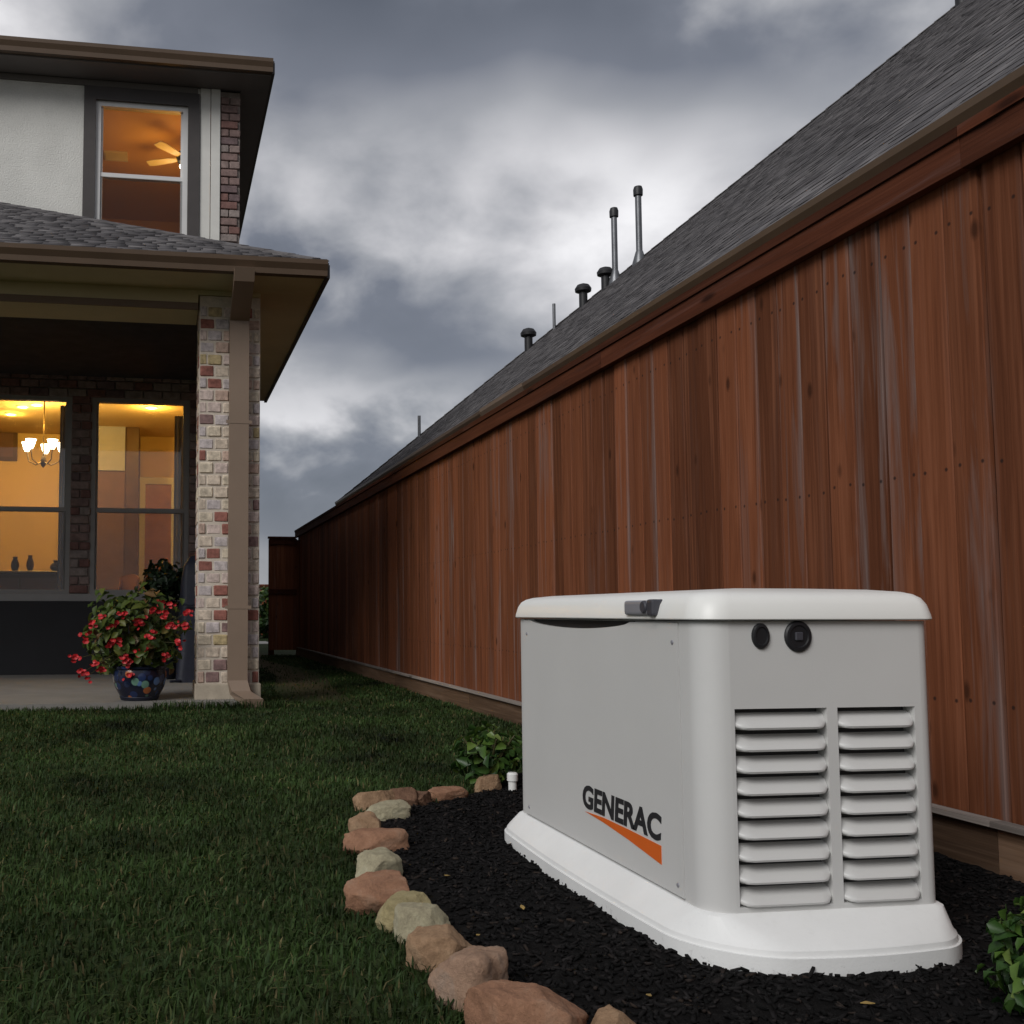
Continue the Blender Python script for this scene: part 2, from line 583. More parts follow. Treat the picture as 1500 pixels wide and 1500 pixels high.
M['trim_tan'] = plain('tan_trim_paint', (0.155, 0.105, 0.070), rough=0.6, var=0.08, scale=4)
M['gutter'] = plain('brown_gutter', (0.110, 0.072, 0.046), rough=0.45, var=0.10, scale=2.5)
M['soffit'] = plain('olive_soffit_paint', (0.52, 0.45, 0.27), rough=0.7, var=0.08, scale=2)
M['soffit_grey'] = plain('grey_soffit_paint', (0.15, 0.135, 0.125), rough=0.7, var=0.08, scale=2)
M['downspout'] = plain('tan_downspout', (0.215, 0.155, 0.112), rough=0.5, var=0.06, scale=3)
M['stucco'] = plain('white_stucco', (0.68, 0.67, 0.63), rough=0.95, var=0.09, scale=2.2, bump=0.9, bscale=60, fine=0.10)
M['white_trim'] = plain('white_trim', (0.66, 0.65, 0.61), rough=0.6, var=0.05)
M['dark_frame'] = plain('dark_bronze_frame', (0.060, 0.052, 0.050), rough=0.5, var=0.1)
M['grey_frame'] = plain('grey_window_frame', (0.30, 0.29, 0.28), rough=0.5, var=0.06)
M['white_frame'] = plain('white_window_frame', (0.66, 0.65, 0.64), rough=0.45, var=0.04)
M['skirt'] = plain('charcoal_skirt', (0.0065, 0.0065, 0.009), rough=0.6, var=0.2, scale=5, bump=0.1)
M['concrete'] = plain('patio_concrete', (0.185, 0.175, 0.16), rough=0.9, var=0.14, scale=3, bump=0.25, bscale=110, fine=0.12)
M['roof_base'] = plain('roof_felt', (0.05, 0.048, 0.05), rough=0.95, var=0.2)
SH = [(0.0, (0.072, 0.067, 0.070)), (0.4, (0.098, 0.092, 0.095)), (0.75, (0.122, 0.114, 0.116)), (1.0, (0.155, 0.146, 0.147))]
M['shingle_j'] = attr_mat('asphalt_shingle_field', SH, rough=0.95, var=0.24, vscale=5, bump=0.35)
M['shingle'] = random_mat('asphalt_shingle', SH, bump=0.35, bscale=120, var=0.24, vscale=5, interp='LINEAR', world=True)
M['vent'] = plain('vent_black_metal', (0.018, 0.018, 0.020), rough=0.5, var=0.15)
M['galv'] = plain('galvanised_pipe', (0.16, 0.165, 0.175), rough=0.4, metal=0.6, var=0.15)
M['glass'] = glass_mat('window_glass', 0.05)
M['glass_up'] = glass_mat('upper_window_glass', 0.02)
M['screen'] = screen_mat('insect_screen', 0.13, (0.035, 0.03, 0.025))
M['screen_up'] = screen_mat('insect_screen_dark', 0.22, (0.008, 0.006, 0.004))
M['room'] = plain('warm_wall_paint', (0.62, 0.46, 0.24), rough=0.85, var=0.05, scale=1.2)
M['room_ceiling'] = plain('room_ceiling_paint', (0.60, 0.46, 0.28), rough=0.9, var=0.03)
M['room_floor'] = plain('room_floor_wood', (0.12, 0.06, 0.03), rough=0.4, var=0.2)
M['room_up'] = plain('upper_room_paint', (0.62, 0.40, 0.19), rough=0.85, var=0.05, scale=1.2)
M['wood_dark'] = plain('dark_furniture_wood', (0.070, 0.032, 0.017), rough=0.4, var=0.25, scale=5)
M['wood_orange'] = plain('orange_furniture_wood', (0.36, 0.15, 0.05), rough=0.4, var=0.2, scale=5)
M['panel_pale'] = plain('pale_panel', (0.30, 0.31, 0.42), rough=0.5, var=0.06)  # blue-grey of the sky reflection painted on the cabinet, also curtain cloth
M['panel_rose'] = plain('rose_panel', (0.115, 0.060, 0.055), rough=0.6, var=0.15)
M['bulb'] = emit_mat('lit_glass_shade', (1.0, 0.86, 0.58), 9.0)
M['can'] = emit_mat('lit_downlight', (1.0, 0.86, 0.6), 4.0)
M['brass'] = plain('aged_brass', (0.10, 0.07, 0.035), rough=0.4, metal=0.7, var=0.1)
M['leaf'] = attr_mat('shrub_leaves', [(0.0, (0.014, 0.038, 0.010)), (0.50, (0.036, 0.085, 0.018)), (0.80, (0.085, 0.16, 0.028)), (1.0, (0.16, 0.22, 0.05))], rough=0.4, spec=0.4, var=0.15, translucent=0.25)
M['leaf_dark'] = attr_mat('dark_leaves', [(0.0, (0.006, 0.014, 0.006)), (1.0, (0.022, 0.045, 0.018))], rough=0.45, spec=0.3, var=0.1, translucent=0.1)
M['leaf_flower'] = attr_mat('begonia_leaves', [(0.0, (0.025, 0.042, 0.008)), (0.5, (0.060, 0.095, 0.016)), (0.8, (0.11, 0.125, 0.024)), (1.0, (0.16, 0.085, 0.035))], rough=0.45, spec=0.3, var=0.15, translucent=0.25)
M['petal'] = plain('red_petals', (0.44, 0.018, 0.022), rough=0.5, var=0.3, scale=30)
M['stem'] = plain('plant_stem', (0.06, 0.055, 0.02), rough=0.7, var=0.2)
M['navy'] = plain('navy_cover_cloth', (0.012, 0.014, 0.026), rough=0.55, var=0.25, scale=4, bump=0.3, bscale=20)
M['pvc'] = plain('white_pvc', (0.70, 0.70, 0.68), rough=0.4, var=0.05)
M['dry_leaf'] = plain('dry_leaf', (0.30, 0.20, 0.06), rough=0.7, var=0.3, scale=30)
M['far_path'] = plain('far_pavement', (0.50, 0.47, 0.42), rough=0.9, var=0.1)
M['render_wall'] = plain('neighbour_wall_brick', (0.20, 0.12, 0.09), rough=0.9, var=0.2, scale=8, bump=0.4, bscale=40)

# talavera glaze for the flower pot: blobs of colour on dark blue
m, t, b = new_mat('painted_glaze')
tc = t.n('ShaderNodeTexCoord')
vor = t.n('ShaderNodeTexVoronoi')
vor.inputs['Scale'].default_value = 15
t.l(tc.outputs['Object'], vor.inputs['Vector'])
sepc = t.n('ShaderNodeSeparateColor')
t.l(vor.outputs['Color'], sepc.inputs[0])
pc = t.ramp(sepc.outputs[0], [(0.0, (0.02, 0.035, 0.10)), (0.3, (0.14, 0.26, 0.20)), (0.48, (0.02, 0.03, 0.07)), (0.6, (0.42, 0.13, 0.04)), (0.72, (0.10, 0.18, 0.36)), (0.86, (0.40, 0.36, 0.30))], 'CONSTANT')
edge = t.ramp(vor.outputs['Distance'], [(0.42, 0.0), (0.5, 1.0)])
t.l(t.mix(edge, pc, (0.012, 0.014, 0.03)), b.inputs['Base Color'])
b.inputs['Roughness'].default_value = 0.2
M['glaze'] = m

# lawn sheet: soil and thatch colours between the blades, with a worn strip along the side passage
m, t, b = new_mat('lawn_ground')
tc = t.n('ShaderNodeTexCoord')
n1 = t.noise(tc.outputs['Object'], 0.9, 6, 0.6)
n2 = t.noise(tc.outputs['Object'], 35, 5, 0.65)
gc = t.ramp(n1, [(0.3, (0.022, 0.040, 0.012)), (0.55, (0.036, 0.054, 0.017)), (0.75, (0.062, 0.058, 0.026))])
gc = t.mix(0.5, gc, t.ramp(n2, [(0.3, (0.014, 0.022, 0.008)), (0.7, (0.062, 0.075, 0.028))]))
sp = t.n('ShaderNodeSeparateXYZ')
t.l(tc.outputs['Object'], sp.inputs[0])
path_x = t.math('ABSOLUTE', t.math('SUBTRACT', t.math('ADD', sp.outputs[0], t.math('MULTIPLY', n1, 0.35)), 1.62))
pf = t.math('MULTIPLY', t.ramp(path_x, [(0.10, 1.0), (0.42, 0.0)]), t.ramp(t.math('MULTIPLY', t.math('SUBTRACT', sp.outputs[1], 6.0), 0.2), [(0.3, 0.0), (0.9, 0.85)]))
gc = t.mix(pf, gc, (0.095, 0.070, 0.040))
t.l(gc, b.inputs['Base Color'])
b.inputs['Roughness'].default_value = 0.95
b.inputs['Specular IOR Level'].default_value = 0.1
bp = t.n('ShaderNodeBump')
bp.inputs['Strength'].default_value = 0.8
bp.inputs['Distance'].default_value = 0.03
t.l(n2, bp.inputs['Height'])
t.l(bp.outputs[0], b.inputs['Normal'])
M['lawn'] = m


def numpy_mesh(name, verts, loops, sizes, mat, tone=None):
    """mesh from flat numpy arrays; tone = one value per face"""
    me = bpy.data.meshes.new(name)
    nv, nl, nf = len(verts), len(loops), len(sizes)
    me.vertices.add(nv)
    me.vertices.foreach_set('co', np.asarray(verts, dtype=np.float32).ravel())
    me.loops.add(nl)
    me.loops.foreach_set('vertex_index', np.asarray(loops, dtype=np.int32))
    me.polygons.add(nf)
    st = np.concatenate(([0], np.cumsum(sizes)[:-1])).astype(np.int32)
    me.polygons.foreach_set('loop_start', st)
    me.update(calc_edges=True)
    me.validate()
    if tone is not None:
        a = me.attributes.new('tone', 'FLOAT', 'FACE')
        a.data.foreach_set('value', np.asarray(tone, dtype=np.float32))
    me.materials.append(mat)
    return me


def leaf_cloud(name, pts, normals, length, width, mat, parent=None, tones=None, droop=0.3, curl=0.35):
    """many small folded leaves, six points each, as one mesh"""
    n = len(pts)
    pts = np.asarray(pts, float)
    nrm = np.asarray(normals, float) + rng.normal(0, 0.45, (n, 3))
    nrm /= np.linalg.norm(nrm, axis=1, keepdims=True)
    d = np.cross(nrm, rng.normal(0, 1, (n, 3)))
    d /= np.linalg.norm(d, axis=1, keepdims=True) + 1e-9
    d[:, 2] -= droop * 0.3
    d /= np.linalg.norm(d, axis=1, keepdims=True)
    s = np.cross(d, nrm)
    L = length * rng.uniform(0.6, 1.25, (n, 1))
    W = width * rng.uniform(0.7, 1.2, (n, 1))
    base = pts - d * L * 0.5
    a = base
    b1 = base + d * L * 0.35 + s * W * 0.5 + nrm * W * curl
    b2 = base + d * L * 0.35 - s * W * 0.5 + nrm * W * curl
    m1 = base + d * L * 0.4
    c1 = base + d * L * 0.72 + s * W * 0.36 + nrm * W * curl * 0.5
    c2 = base + d * L * 0.72 - s * W * 0.36 + nrm * W * curl * 0.5
    e = base + d * L - nrm * L * 0.12
    V = np.stack([a, b1, c1, e, c2, b2, m1], axis=1).reshape(-1, 3)
    tri = np.array([[0, 1, 6], [1, 2, 6], [2, 3, 6], [3, 4, 6], [4, 5, 6], [5, 0, 6]])
    idx = (np.arange(n)[:, None, None] * 7 + tri[None]).reshape(-1)
    if tones is None:
        tones = rng.random(n)
    tone = np.repeat(tones, 6)
    me = numpy_mesh(name, V, idx, np.full(n * 6, 3), mat, tone)
    return link(name, me, parent)


# =================================================================== GROUND
lawn = MB()
lawn.add([(-250, -250, 0), (250, -250, 0), (250, 350, 0), (-250, 350, 0)], [(0, 1, 2, 3)])
tag(lawn.build('lawn', M['lawn']), kind='structure')

slab = MB()
slab.box(-9, 0.765, 7.82, 11.66, -0.2, 0.05)
tag(slab.build('patio_slab', M['concrete']), kind='structure')

far_path = MB()
far_path.box(1.4, 2.6, 23.5, 25.5, -0.05, 0.012)
tag(far_path.build('far_pavement', M['far_path']), kind='structure')

# outline of the mulch bed (where the stones stand), then round to the fence
EDGE = [(1.75, 4.62), (1.52, 4.36), (1.30, 4.04), (1.05, 3.80), (0.86, 3.72), (0.75, 3.52), (0.69, 3.30), (0.64, 3.05), (0.595, 2.80),
        (0.555, 2.55), (0.555, 2.36), (0.585, 2.24), (0.60, 2.09), (0.60, 1.92), (0.63, 1.74), (0.73, 1.62), (0.88, 1.50), (1.1, 1.38), (1.5, 1.26), (2.27, 1.18)]


def edge_x(y):
    """left limit of the bed at a given y"""
    pts = sorted(EDGE, key=lambda p: p[1])
    if y <= pts[0][1] or y >= pts[-1][1]:
        return 99
    for (xa, ya), (xb, yb) in zip(pts, pts[1:]):
        if ya <= y <= yb:
            return xa + (xb - xa) * (y - ya) / max(yb - ya, 1e-6)
    return 99


EX = np.array([edge_x(y) for y in np.linspace(1.0, 4.8, 381)])


def in_bed(x, y):
    k = np.clip(((y - 1.0) / 0.01).astype(int), 0, 380)
    return (x > EX[k]) & (y > 1.18) & (y < 4.62) & (x < 2.27)


def bed_h(x, y):
    """height of the mulch"""
    d = min(max(x - edge_x(y), 0) if edge_x(y) < 90 else 0, 0.25) / 0.25
    return max(0.003, 0.006 + 0.004 * d + 0.008 * noise.noise((x * 3, y * 3, 0.4)) + 0.008 * noise.noise((x * 14, y * 14, 2.0)) + 0.006 * noise.noise((x * 40, y * 40, 5.0)))


NX, NY = 150, 230
gx = np.linspace(0.50, 2.275, NX)
gy = np.linspace(1.16, 4.65, NY)
verts, keep = [], {}
for j, y in enumerate(gy):
    ex = edge_x(y)
    for i, x in enumerate(gx):
        if ex < 90 and x > ex - 0.02:
            keep[(i, j)] = len(verts)
            verts.append((x, y, bed_h(x, y)))
faces = [(keep[(i, j)], keep[(i + 1, j)], keep[(i + 1, j + 1)], keep[(i, j + 1)]) for j in range(NY - 1) for i in range(NX - 1)
         if all(k in keep for k in ((i, j), (i + 1, j), (i + 1, j + 1), (i, j + 1)))]
mb = MB()
mb.add(verts, faces)
tag(mb.build('mulch_bed', M['mulch'], smooth=True, angle=80), kind='structure')

# loose mulch chips
N = 24000
cxs = rng.uniform(0.52, 2.26, N); cys = rng.uniform(1.2, 4.6, N)
ok = in_bed(cxs - 0.03, cys)
cxs, cys = cxs[ok], cys[ok]
n = len(cxs)
czs = np.array([bed_h(x, y) for x, y in zip(cxs, cys)]) + 0.003
L = rng.uniform(0.006, 0.024, n); W = rng.uniform(0.003, 0.009, n); T = rng.uniform(0.002, 0.006, n)
yaw = rng.uniform(0, 2 * pi, n); tilt = np.clip(rng.normal(0, 0.3, n), -0.55, 0.55)
unit = np.array([(sx, sy, sz) for sz in (-.5, .5) for sy in (-.5, .5) for sx in (-.5, .5)])
P = unit[None] * np.stack([L, W, T], 1)[:, None, :]
P[:, :, 2] += P[:, :, 0] * np.tan(tilt)[:, None]
R = np.stack([np.stack([np.cos(yaw), -np.sin(yaw)], 1), np.stack([np.sin(yaw), np.cos(yaw)], 1)], 1)
XY = np.einsum('nij,nkj->nki', R, P[:, :, :2])
V = np.concatenate([XY, P[:, :, 2:]], 2) + np.stack([cxs, cys, czs], 1)[:, None, :]
q = np.array([(0, 2, 3, 1), (4, 5, 7, 6), (0, 1, 5, 4), (2, 6, 7, 3), (0, 4, 6, 2), (1, 3, 7, 5)])
idx = (np.arange(n)[:, None, None] * 8 + q[None]).reshape(-1)
me = numpy_mesh('mulch_chips', V.reshape(-1, 3), idx, np.full(n * 6, 4), M['chips'], np.repeat(rng.random(n), 6))
tag(link('mulch_chips', me), 'loose black mulch chips spread over the planting bed', 'mulch', kind='stuff')


# grass blades
def grass_zone(x0, x1, y0, y1, density, hgt, wid):
    n = int((x1 - x0) * (y1 - y0) * density)
    x = rng.uniform(x0, x1, n); y = rng.uniform(y0, y1, n)
    bad = in_bed(x + 0.02, y) | ((y > 7.80) & (x < 0.80)) | (x > 2.26) | ((x > EX.min()) & (y > 1.18) & (y < 1.2))
    # stay off the ground in front of the bed, which the frame cuts away
    # the worn strip in the side passage grows thinner
    worn = (np.abs(x - 1.45 + 0.15 * np.sin(y * 0.9)) < 0.28) & (y > 8.2) & (rng.random(n) < 0.9)
    k = ~(bad | worn)
    return np.stack([x[k], y[k], np.full(k.sum(), hgt), np.full(k.sum(), wid)], 1)


zones = [grass_zone(-2.6, 1.3, 1.1, 3.0, 9500, 0.0312, 0.0040), grass_zone(-3.2, 2.26, 3.0, 4.8, 6500, 0.0328, 0.0045),
         grass_zone(-4.0, 2.26, 4.8, 7.8, 3200, 0.0343, 0.0058), grass_zone(-7.0, -4.0, 3.0, 7.8, 900, 0.0343, 0.008),
         grass_zone(0.78, 2.26, 7.8, 12.0, 2600, 0.0351, 0.007), grass_zone(0.9, 2.26, 12.0, 17.2, 1300, 0.0351, 0.010),
         grass_zone(-0.05, 0.95, 7.66, 7.84, 5200, 0.085, 0.006), grass_zone(-4.0, 0.0, 7.70, 7.82, 3200, 0.05, 0.006)]
G = np.concatenate(zones)
n = len(G)
patch = np.array([noise.noise((a * 0.9, b_ * 0.9, 0.0)) for a, b_ in G[:, :2]])
h = G[:, 2] * rng.uniform(0.4, 1.15, n) * (1 + 0.35 * patch)
wd = G[:, 3] * rng.uniform(0.5, 1.6, n)
az = rng.uniform(0, 2 * pi, n)
lean = np.abs(rng.normal(0, 0.85, n))
base = np.stack([G[:, 0], G[:, 1], np.full(n, -0.002)], 1)
ld = np.stack([np.cos(az), np.sin(az), np.zeros(n)], 1)
sd_ = np.stack([-np.sin(az + rng.normal(0, 0.6, n)), np.cos(az), np.zeros(n)], 1)
mid = base + ld * (h * lean * 0.35)[:, None] + np.array([0, 0, 1.0]) * (h * 0.6)[:, None]
tip = base + ld * (h * lean)[:, None] + np.array([0, 0, 1.0]) * (h * (1 - 0.25 * np.minimum(lean, 1.5)))[:, None]
hw = sd_ * (wd * 0.5)[:, None]
V = np.stack([base - hw, base + hw, mid + hw * 0.85, mid - hw * 0.85, tip], 1).reshape(-1, 3)
pat = np.array([0, 1, 2, 3, 3, 2, 4])
idx = (np.arange(n)[:, None] * 5 + pat[None]).reshape(-1)
sizes = np.tile([4, 3], n)
tone = np.clip(0.42 + 0.22 * patch + rng.normal(0, 0.2, n), 0, 1)
tone = np.where(rng.random(n) < 0.06, 1.0, np.minimum(tone, 0.9))
me = numpy_mesh('grass', V, idx, sizes, M['grass'], np.repeat(tone, 2))
tag(link('grass', me), 'short dark green lawn grass', 'grass', kind='stuff')

# =================================================================== WOODEN PRIVACY FENCE
FX = 2.30                                          # face of the boards
fence = tag(empty('privacy_fence', (FX, 8.0, 0)), 'long reddish stained cedar board fence behind the generator', 'fence', 'wooden fences')
board_meshes = []
for k in range(10):
    wv = 0.1355 + random.uniform(-0.004, 0.004)
    hv = 1.90
    c = 0.003
    x0, x1 = 0, 0.017
    pr = [(x0, -wv / 2 + c), (x0 + c, -wv / 2), (x1, -wv / 2), (x1, wv / 2), (x0 + c, wv / 2), (x0, wv / 2 - c)]
    mbb = MB()
    # two heights with a slight cup, so that boards do not lie dead flat
    bow = random.uniform(-0.003, 0.003)
    mbb.loft([[(x, y, 0) for x, y in pr], [(x + bow, y, hv / 2) for x, y in pr], [(x, y, hv) for x, y in pr]])
    board_meshes.append(mbb.mesh('board', M['fence']))
y = 0.2
while y < 17.2:
    me = random.choice(board_meshes)
    o = link('board', me, fence, loc=(FX + random.uniform(-0.003, 0.004), y, 0.135 + random.uniform(-0.006, 0.006)))
    o.rotation_euler = (random.uniform(-0.0012, 0.0012), 0, random.uniform(-0.012, 0.012))
    y += 0.1408
# horizontal members, in lengths with visible joints
y = 0.1
k = 0
while y < 17.25:
    y2 = min(y + 2.44, 17.3)
    up_ = 0.006
    t_ = MB(); t_.box(FX - 0.040, FX - 0.004, y + 0.0015, y2 - 0.0015, 1.988 + up_, 2.078 + up_)
    o = t_.build('trim_board', M['fence_h'], fence)
    t_ = MB(); t_.box(FX - 0.049, FX + 0.075, y + 0.0015, y2 - 0.0015, 2.080 + up_, 2.112 + up_)
    t_.build('cap_board', M['fence_h'], fence)
    t_ = MB(); t_.box(FX - 0.022, FX + 0.020, y + 0.0015, y2 - 0.0015, -0.02, 0.132)
    t_.build('kick_board', M['kick'], fence)
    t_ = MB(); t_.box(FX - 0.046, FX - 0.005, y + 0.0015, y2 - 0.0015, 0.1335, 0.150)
    t_.build('kick_highlight', M['kick_highlight'], fence)  # added pale strip, paints the light along the kick board's top edge
    for zr in (0.42, 1.1, 1.82):
        t_ = MB(); t_.box(FX + 0.022, FX + 0.060, y + 0.0015, y2 - 0.0015, zr, zr + 0.088)
        t_.build('rail', M['fence_h'], fence)
    t_ = MB(); t_.box(FX + 0.062, FX + 0.15, y - 0.045, y + 0.045, -0.1, 2.07)
    t_.build('post', M['fence_h'], fence)
    y = y2
    k += 1

# short return of the fence at the far end of the passage
ret = tag(empty('fence_return', (2.05, 17.0, 0)), 'short dark wooden fence panel closing the far corner of the passage', 'fence', 'wooden fences')
x = 1.86
while x < 2.27:
    wv = 0.135
    mbb = MB(); mbb.box(-wv / 2, wv / 2, 0, 0.017, 0, 1.84)
    link('board', mbb.mesh('board', M['fence']), ret, loc=(x, 17.02 + random.uniform(-0.003, 0.003), 0.10))
    x += 0.1352
t_ = MB(); t_.box(1.79, 2.255, 16.975, 17.017, 1.86, 1.955); t_.build('trim_board', M['fence_h'], ret)
t_ = MB(); t_.box(1.77, 2.235, 16.95, 17.08, 1.957, 1.99); t_.build('cap_board', M['fence_h'], ret)
t_ = MB(); t_.box(1.79, 2.255, 16.985, 17.017, 1.03, 1.11); t_.build('rail', M['fence_h'], ret)
t_ = MB(); t_.box(1.79, 1.88, 17.04, 17.13, -0.1, 1.95); t_.build('post', M['fence_h'], ret)

# far fence and hedge seen through the gap between house and fence
ff = tag(empty('far_fence', (2.5, 31, 0)), 'distant low brown fence glimpsed between the brick column and the fence corner', 'fence', 'wooden fences')
x = -1.0
while x < 5.0:
    mbb = MB(); mbb.box(-0.068, 0.068, 0, 0.017, 0, 1.55)
    link('board', mbb.mesh('board', M['fence']), ff, loc=(x, 31.0, 0.03))
    x += 0.14
t_ = MB(); t_.box(-1.1, 5.1, 30.96, 30.998, 1.45, 1.55); t_.build('rail', M['fence_h'], ff)


def shrub(name, label, cat, c, rx, ry, rz, n, length, width, mat, stems=6, group=None, tones=None, shell=0.45):
    root = tag(empty(name, (c[0], c[1], c[2] - rz)), label, cat, group)
    v = rng.normal(0, 1, (n, 3))
    v /= np.linalg.norm(v, axis=1, keepdims=True)
    r = rng.uniform(shell, 1.0, (n, 1)) ** 0.6
    lump = np.array([1 + 0.38 * noise.noise(Vector(a) * 2.3 + Vector(c)) for a in v])[:, None]
    p = v * r * lump * np.array([rx, ry, rz]) + np.array(c)
    p[:, 2] = np.maximum(p[:, 2], c[2] - rz + 0.01)
    tn = np.clip(rng.normal(0.55, 0.24, n) + 0.15 * v[:, 2], 0, 1)
    leaf_cloud('foliage', p, v + np.array([0, 0, 0.5]), length, width, mat, root, tn)
    st = MB()
    for k in range(stems):
        a = 2 * pi * k / stems + random.uniform(-.3, .3)
        b0 = Vector((c[0], c[1], c[2] - rz))
        b1 = b0 + Vector((cos(a) * rx * .35, sin(a) * ry * .35, rz * .9))
        b2 = b0 + Vector((cos(a) * rx * .75, sin(a) * ry * .75, rz * 1.55))
        st.tube([b0, b1, b2], [0.006 + length * .05, 0.004 + length * .04, 0.002 + length * .02], 6)
    st.build('stems', M['stem'], root)
    return root


shrub('far_bush', 'pale green bush glimpsed at the end of the side passage', 'bush', (2.95, 29.0, 0.75), 1.0, 0.8, 0.75, 1600, 0.16, 0.10, M['leaf'])

# =================================================================== GENERATOR
gen = tag(empty('standby_generator', (1.39, 2.56, 0)), 'pale grey home standby generator with louvred end and white base, on black mulch', 'generator')
# base
bs = MB()
BX0, BX1, BY0, BY1 = 1.074, 1.682, 1.925, 3.245
RB = (0.10, 0.10, 0.15, 0.17)
prof = [(-0.03, 0.0), (0.040, 0.0), (0.0405, 0.005), (0.052, 0.007), (0.060, 0.013)]


def bowed(loop, amt):
    """the long sides of the base swell outwards a little"""
    res = []
    for (x, y, z) in loop:
        u = min(max((y - BY0) / (BY1 - BY0), 0), 1)
        k_ = (x - (BX0 + BX1) / 2) / ((BX1 - BX0) / 2)
        v_ = min(max((x - BX0) / (BX1 - BX0), 0), 1)
        j_ = (y - (BY0 + BY1) / 2) / ((BY1 - BY0) / 2)
        res.append((x + amt * k_ * abs(k_) * math.sin(pi * u), y + 1.35 * amt * j_ * abs(j_) ** 3 * math.sin(pi * v_), z))
    return res


def dense(loop, n=10, m_=12):
    """extra points on the four straight runs so that they can bow"""
    res = []
    for i, a_ in enumerate(loop):
        res.append(a_)
        if i % (n + 1) == n:
            b2 = loop[(i + 1) % len(loop)]
            res += [tuple(a_[j] + (b2[j] - a_[j]) * k_ / m_ for j in range(3)) for k_ in range(1, m_)]
    return res


rings = [bowed(dense(rrect(BX0, BX1, BY0, BY1, RB, z, 10, ins)), 0.026) for z, ins in prof]
for z, o_ in ((0.098, -0.010), (0.102, -0.004), (0.103, 0.03)):
    rings.append(dense(rrect(1.12 + o_, 1.655 - o_, 2.0 + o_, 3.135 - o_, (0.032, 0.05, 0.05, 0.06), z, 10)))
bs.loft(rings)
bs.build('base', M['gen_base'], gen, smooth=True, angle=28)

# body shell: end wall with two openings, long side recessed for the access panel
GX0, GX1, GY0, GY1, GZ0, GZ1 = 1.12, 1.655, 2.0, 3.135, 0.095, 0.702
RNL, RNR, RF = 0.060, 0.032, 0.05
PY0, PY1, PD = 2.098, 3.062, 0.013


def arc(cx_, cy_, r, a0, a1, n=8):
    return [(cx_ + r * cos(a0 + (a1 - a0) * k / n), cy_ + r * sin(a0 + (a1 - a0) * k / n)) for k in range(n + 1)]


out = [(GX1 - RNR, GY0)] + arc(GX1 - RNR, GY0 + RNR, RNR, -pi / 2, 0)[1:] + arc(GX1 - RF, GY1 - RF, RF, 0, pi / 2) + arc(GX0 + RF, GY1 - RF, RF, pi / 2, pi)
out += [(GX0, PY1), (GX0 + PD, PY1), (GX0 + PD, PY0), (GX0, PY0)]
out += arc(GX0 + RNL, GY0 + RNL, RNL, pi, 1.5 * pi)
body = MB()
body.loft([[(x, y, GZ0) for x, y in out], [(x, y, GZ1) for x, y in out]], False, False, closed=False)
body.add([(x, y, GZ1) for x, y in out], [tuple(range(len(out)))])
xs = [GX0 + RNL, 1.188, 1.400, 1.424, 1.607, GX1 - RNR]
zs = [GZ0, 0.113, 0.519, GZ1]
HOLES = [(1, 1), (3, 1)]
for i in range(5):
    for j in range(3):
        if (i, j) in HOLES:
            x0, x1, z0, z1 = xs[i], xs[i + 1], zs[j], zs[j + 1]
            d = 0.036
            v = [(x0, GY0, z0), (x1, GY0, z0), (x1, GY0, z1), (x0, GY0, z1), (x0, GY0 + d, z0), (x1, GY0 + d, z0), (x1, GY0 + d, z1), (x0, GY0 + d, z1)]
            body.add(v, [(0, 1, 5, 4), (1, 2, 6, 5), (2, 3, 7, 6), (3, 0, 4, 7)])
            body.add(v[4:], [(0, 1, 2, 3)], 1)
        else:
            body.add([(xs[i], GY0, zs[j]), (xs[i + 1], GY0, zs[j]), (xs[i + 1], GY0, zs[j + 1]), (xs[i], GY0, zs[j + 1])], [(0, 1, 2, 3)])
bo = body.build('body', [M['gen'], M['vent_dark']], gen, smooth=True, angle=25)

# louvre slats: each a hooded blade that swells out of the opening
for (x0, x1) in ((1.188, 1.400), (1.424, 1.607)):
    pitch = (0.519 - 0.113) / 9
    NS = 15
    loops = []
    for k in range(NS):
        u = k / (NS - 1)
        x = x0 + 0.0008 + (x1 - x0 - 0.0016) * u
        e = min(u, 1 - u) * (x1 - x0)
        p = min(1.0, math.sqrt(max(0.0, 1 - (1 - min(e / 0.030, 1)) ** 2)))
        yo = GY0 + 0.004 - 0.015 * p
        lift = 0.006 * (1 - p)
        loops.append([(x, GY0 + 0.028, 0.0345), (x, GY0 + 0.014, 0.0270 + lift * .4), (x, yo + 0.004, 0.0125 + lift), (x, yo, 0.0065 + lift), (x, yo + 0.002, 0.0022 + lift), (x, yo + 0.008, 0.001 + lift), (x, GY0 + 0.034, 0.0010)])
    sl = MB()
    sl.loft([list(reversed(l)) for l in loops])
    sme = sl.mesh('louvre_slat', M['gen'], smooth=True, angle=50)
    for i in range(9):
        link('louvre_slat', sme, bo, loc=(0, 0, 0.113 + i * pitch))

# access panel with a hand-hold cut into its top edge
pan = MB()
ya, yb, za, zb = PY0 + 0.0025, PY1 - 0.0025, GZ0 + 0.012, GZ1 - 0.004
top = []
for k in range(25):
    u = k / 24
    y = 2.33 + (3.005 - 2.33) * u
    top.append((y, zb - 0.0002 - 0.020 * (math.sin(pi * u) ** 0.55 if 0 < u < 1 else 0)))
outl = [(ya, za), (ya, zb)] + top + [(yb, zb), (yb, za)]
px0, px1 = GX0 - 0.0015, GX0 + PD - 0.0005
nn = len(outl)
vs = [(px0, y, z) for y, z in outl] + [(px1, y, z) for y, z in outl]
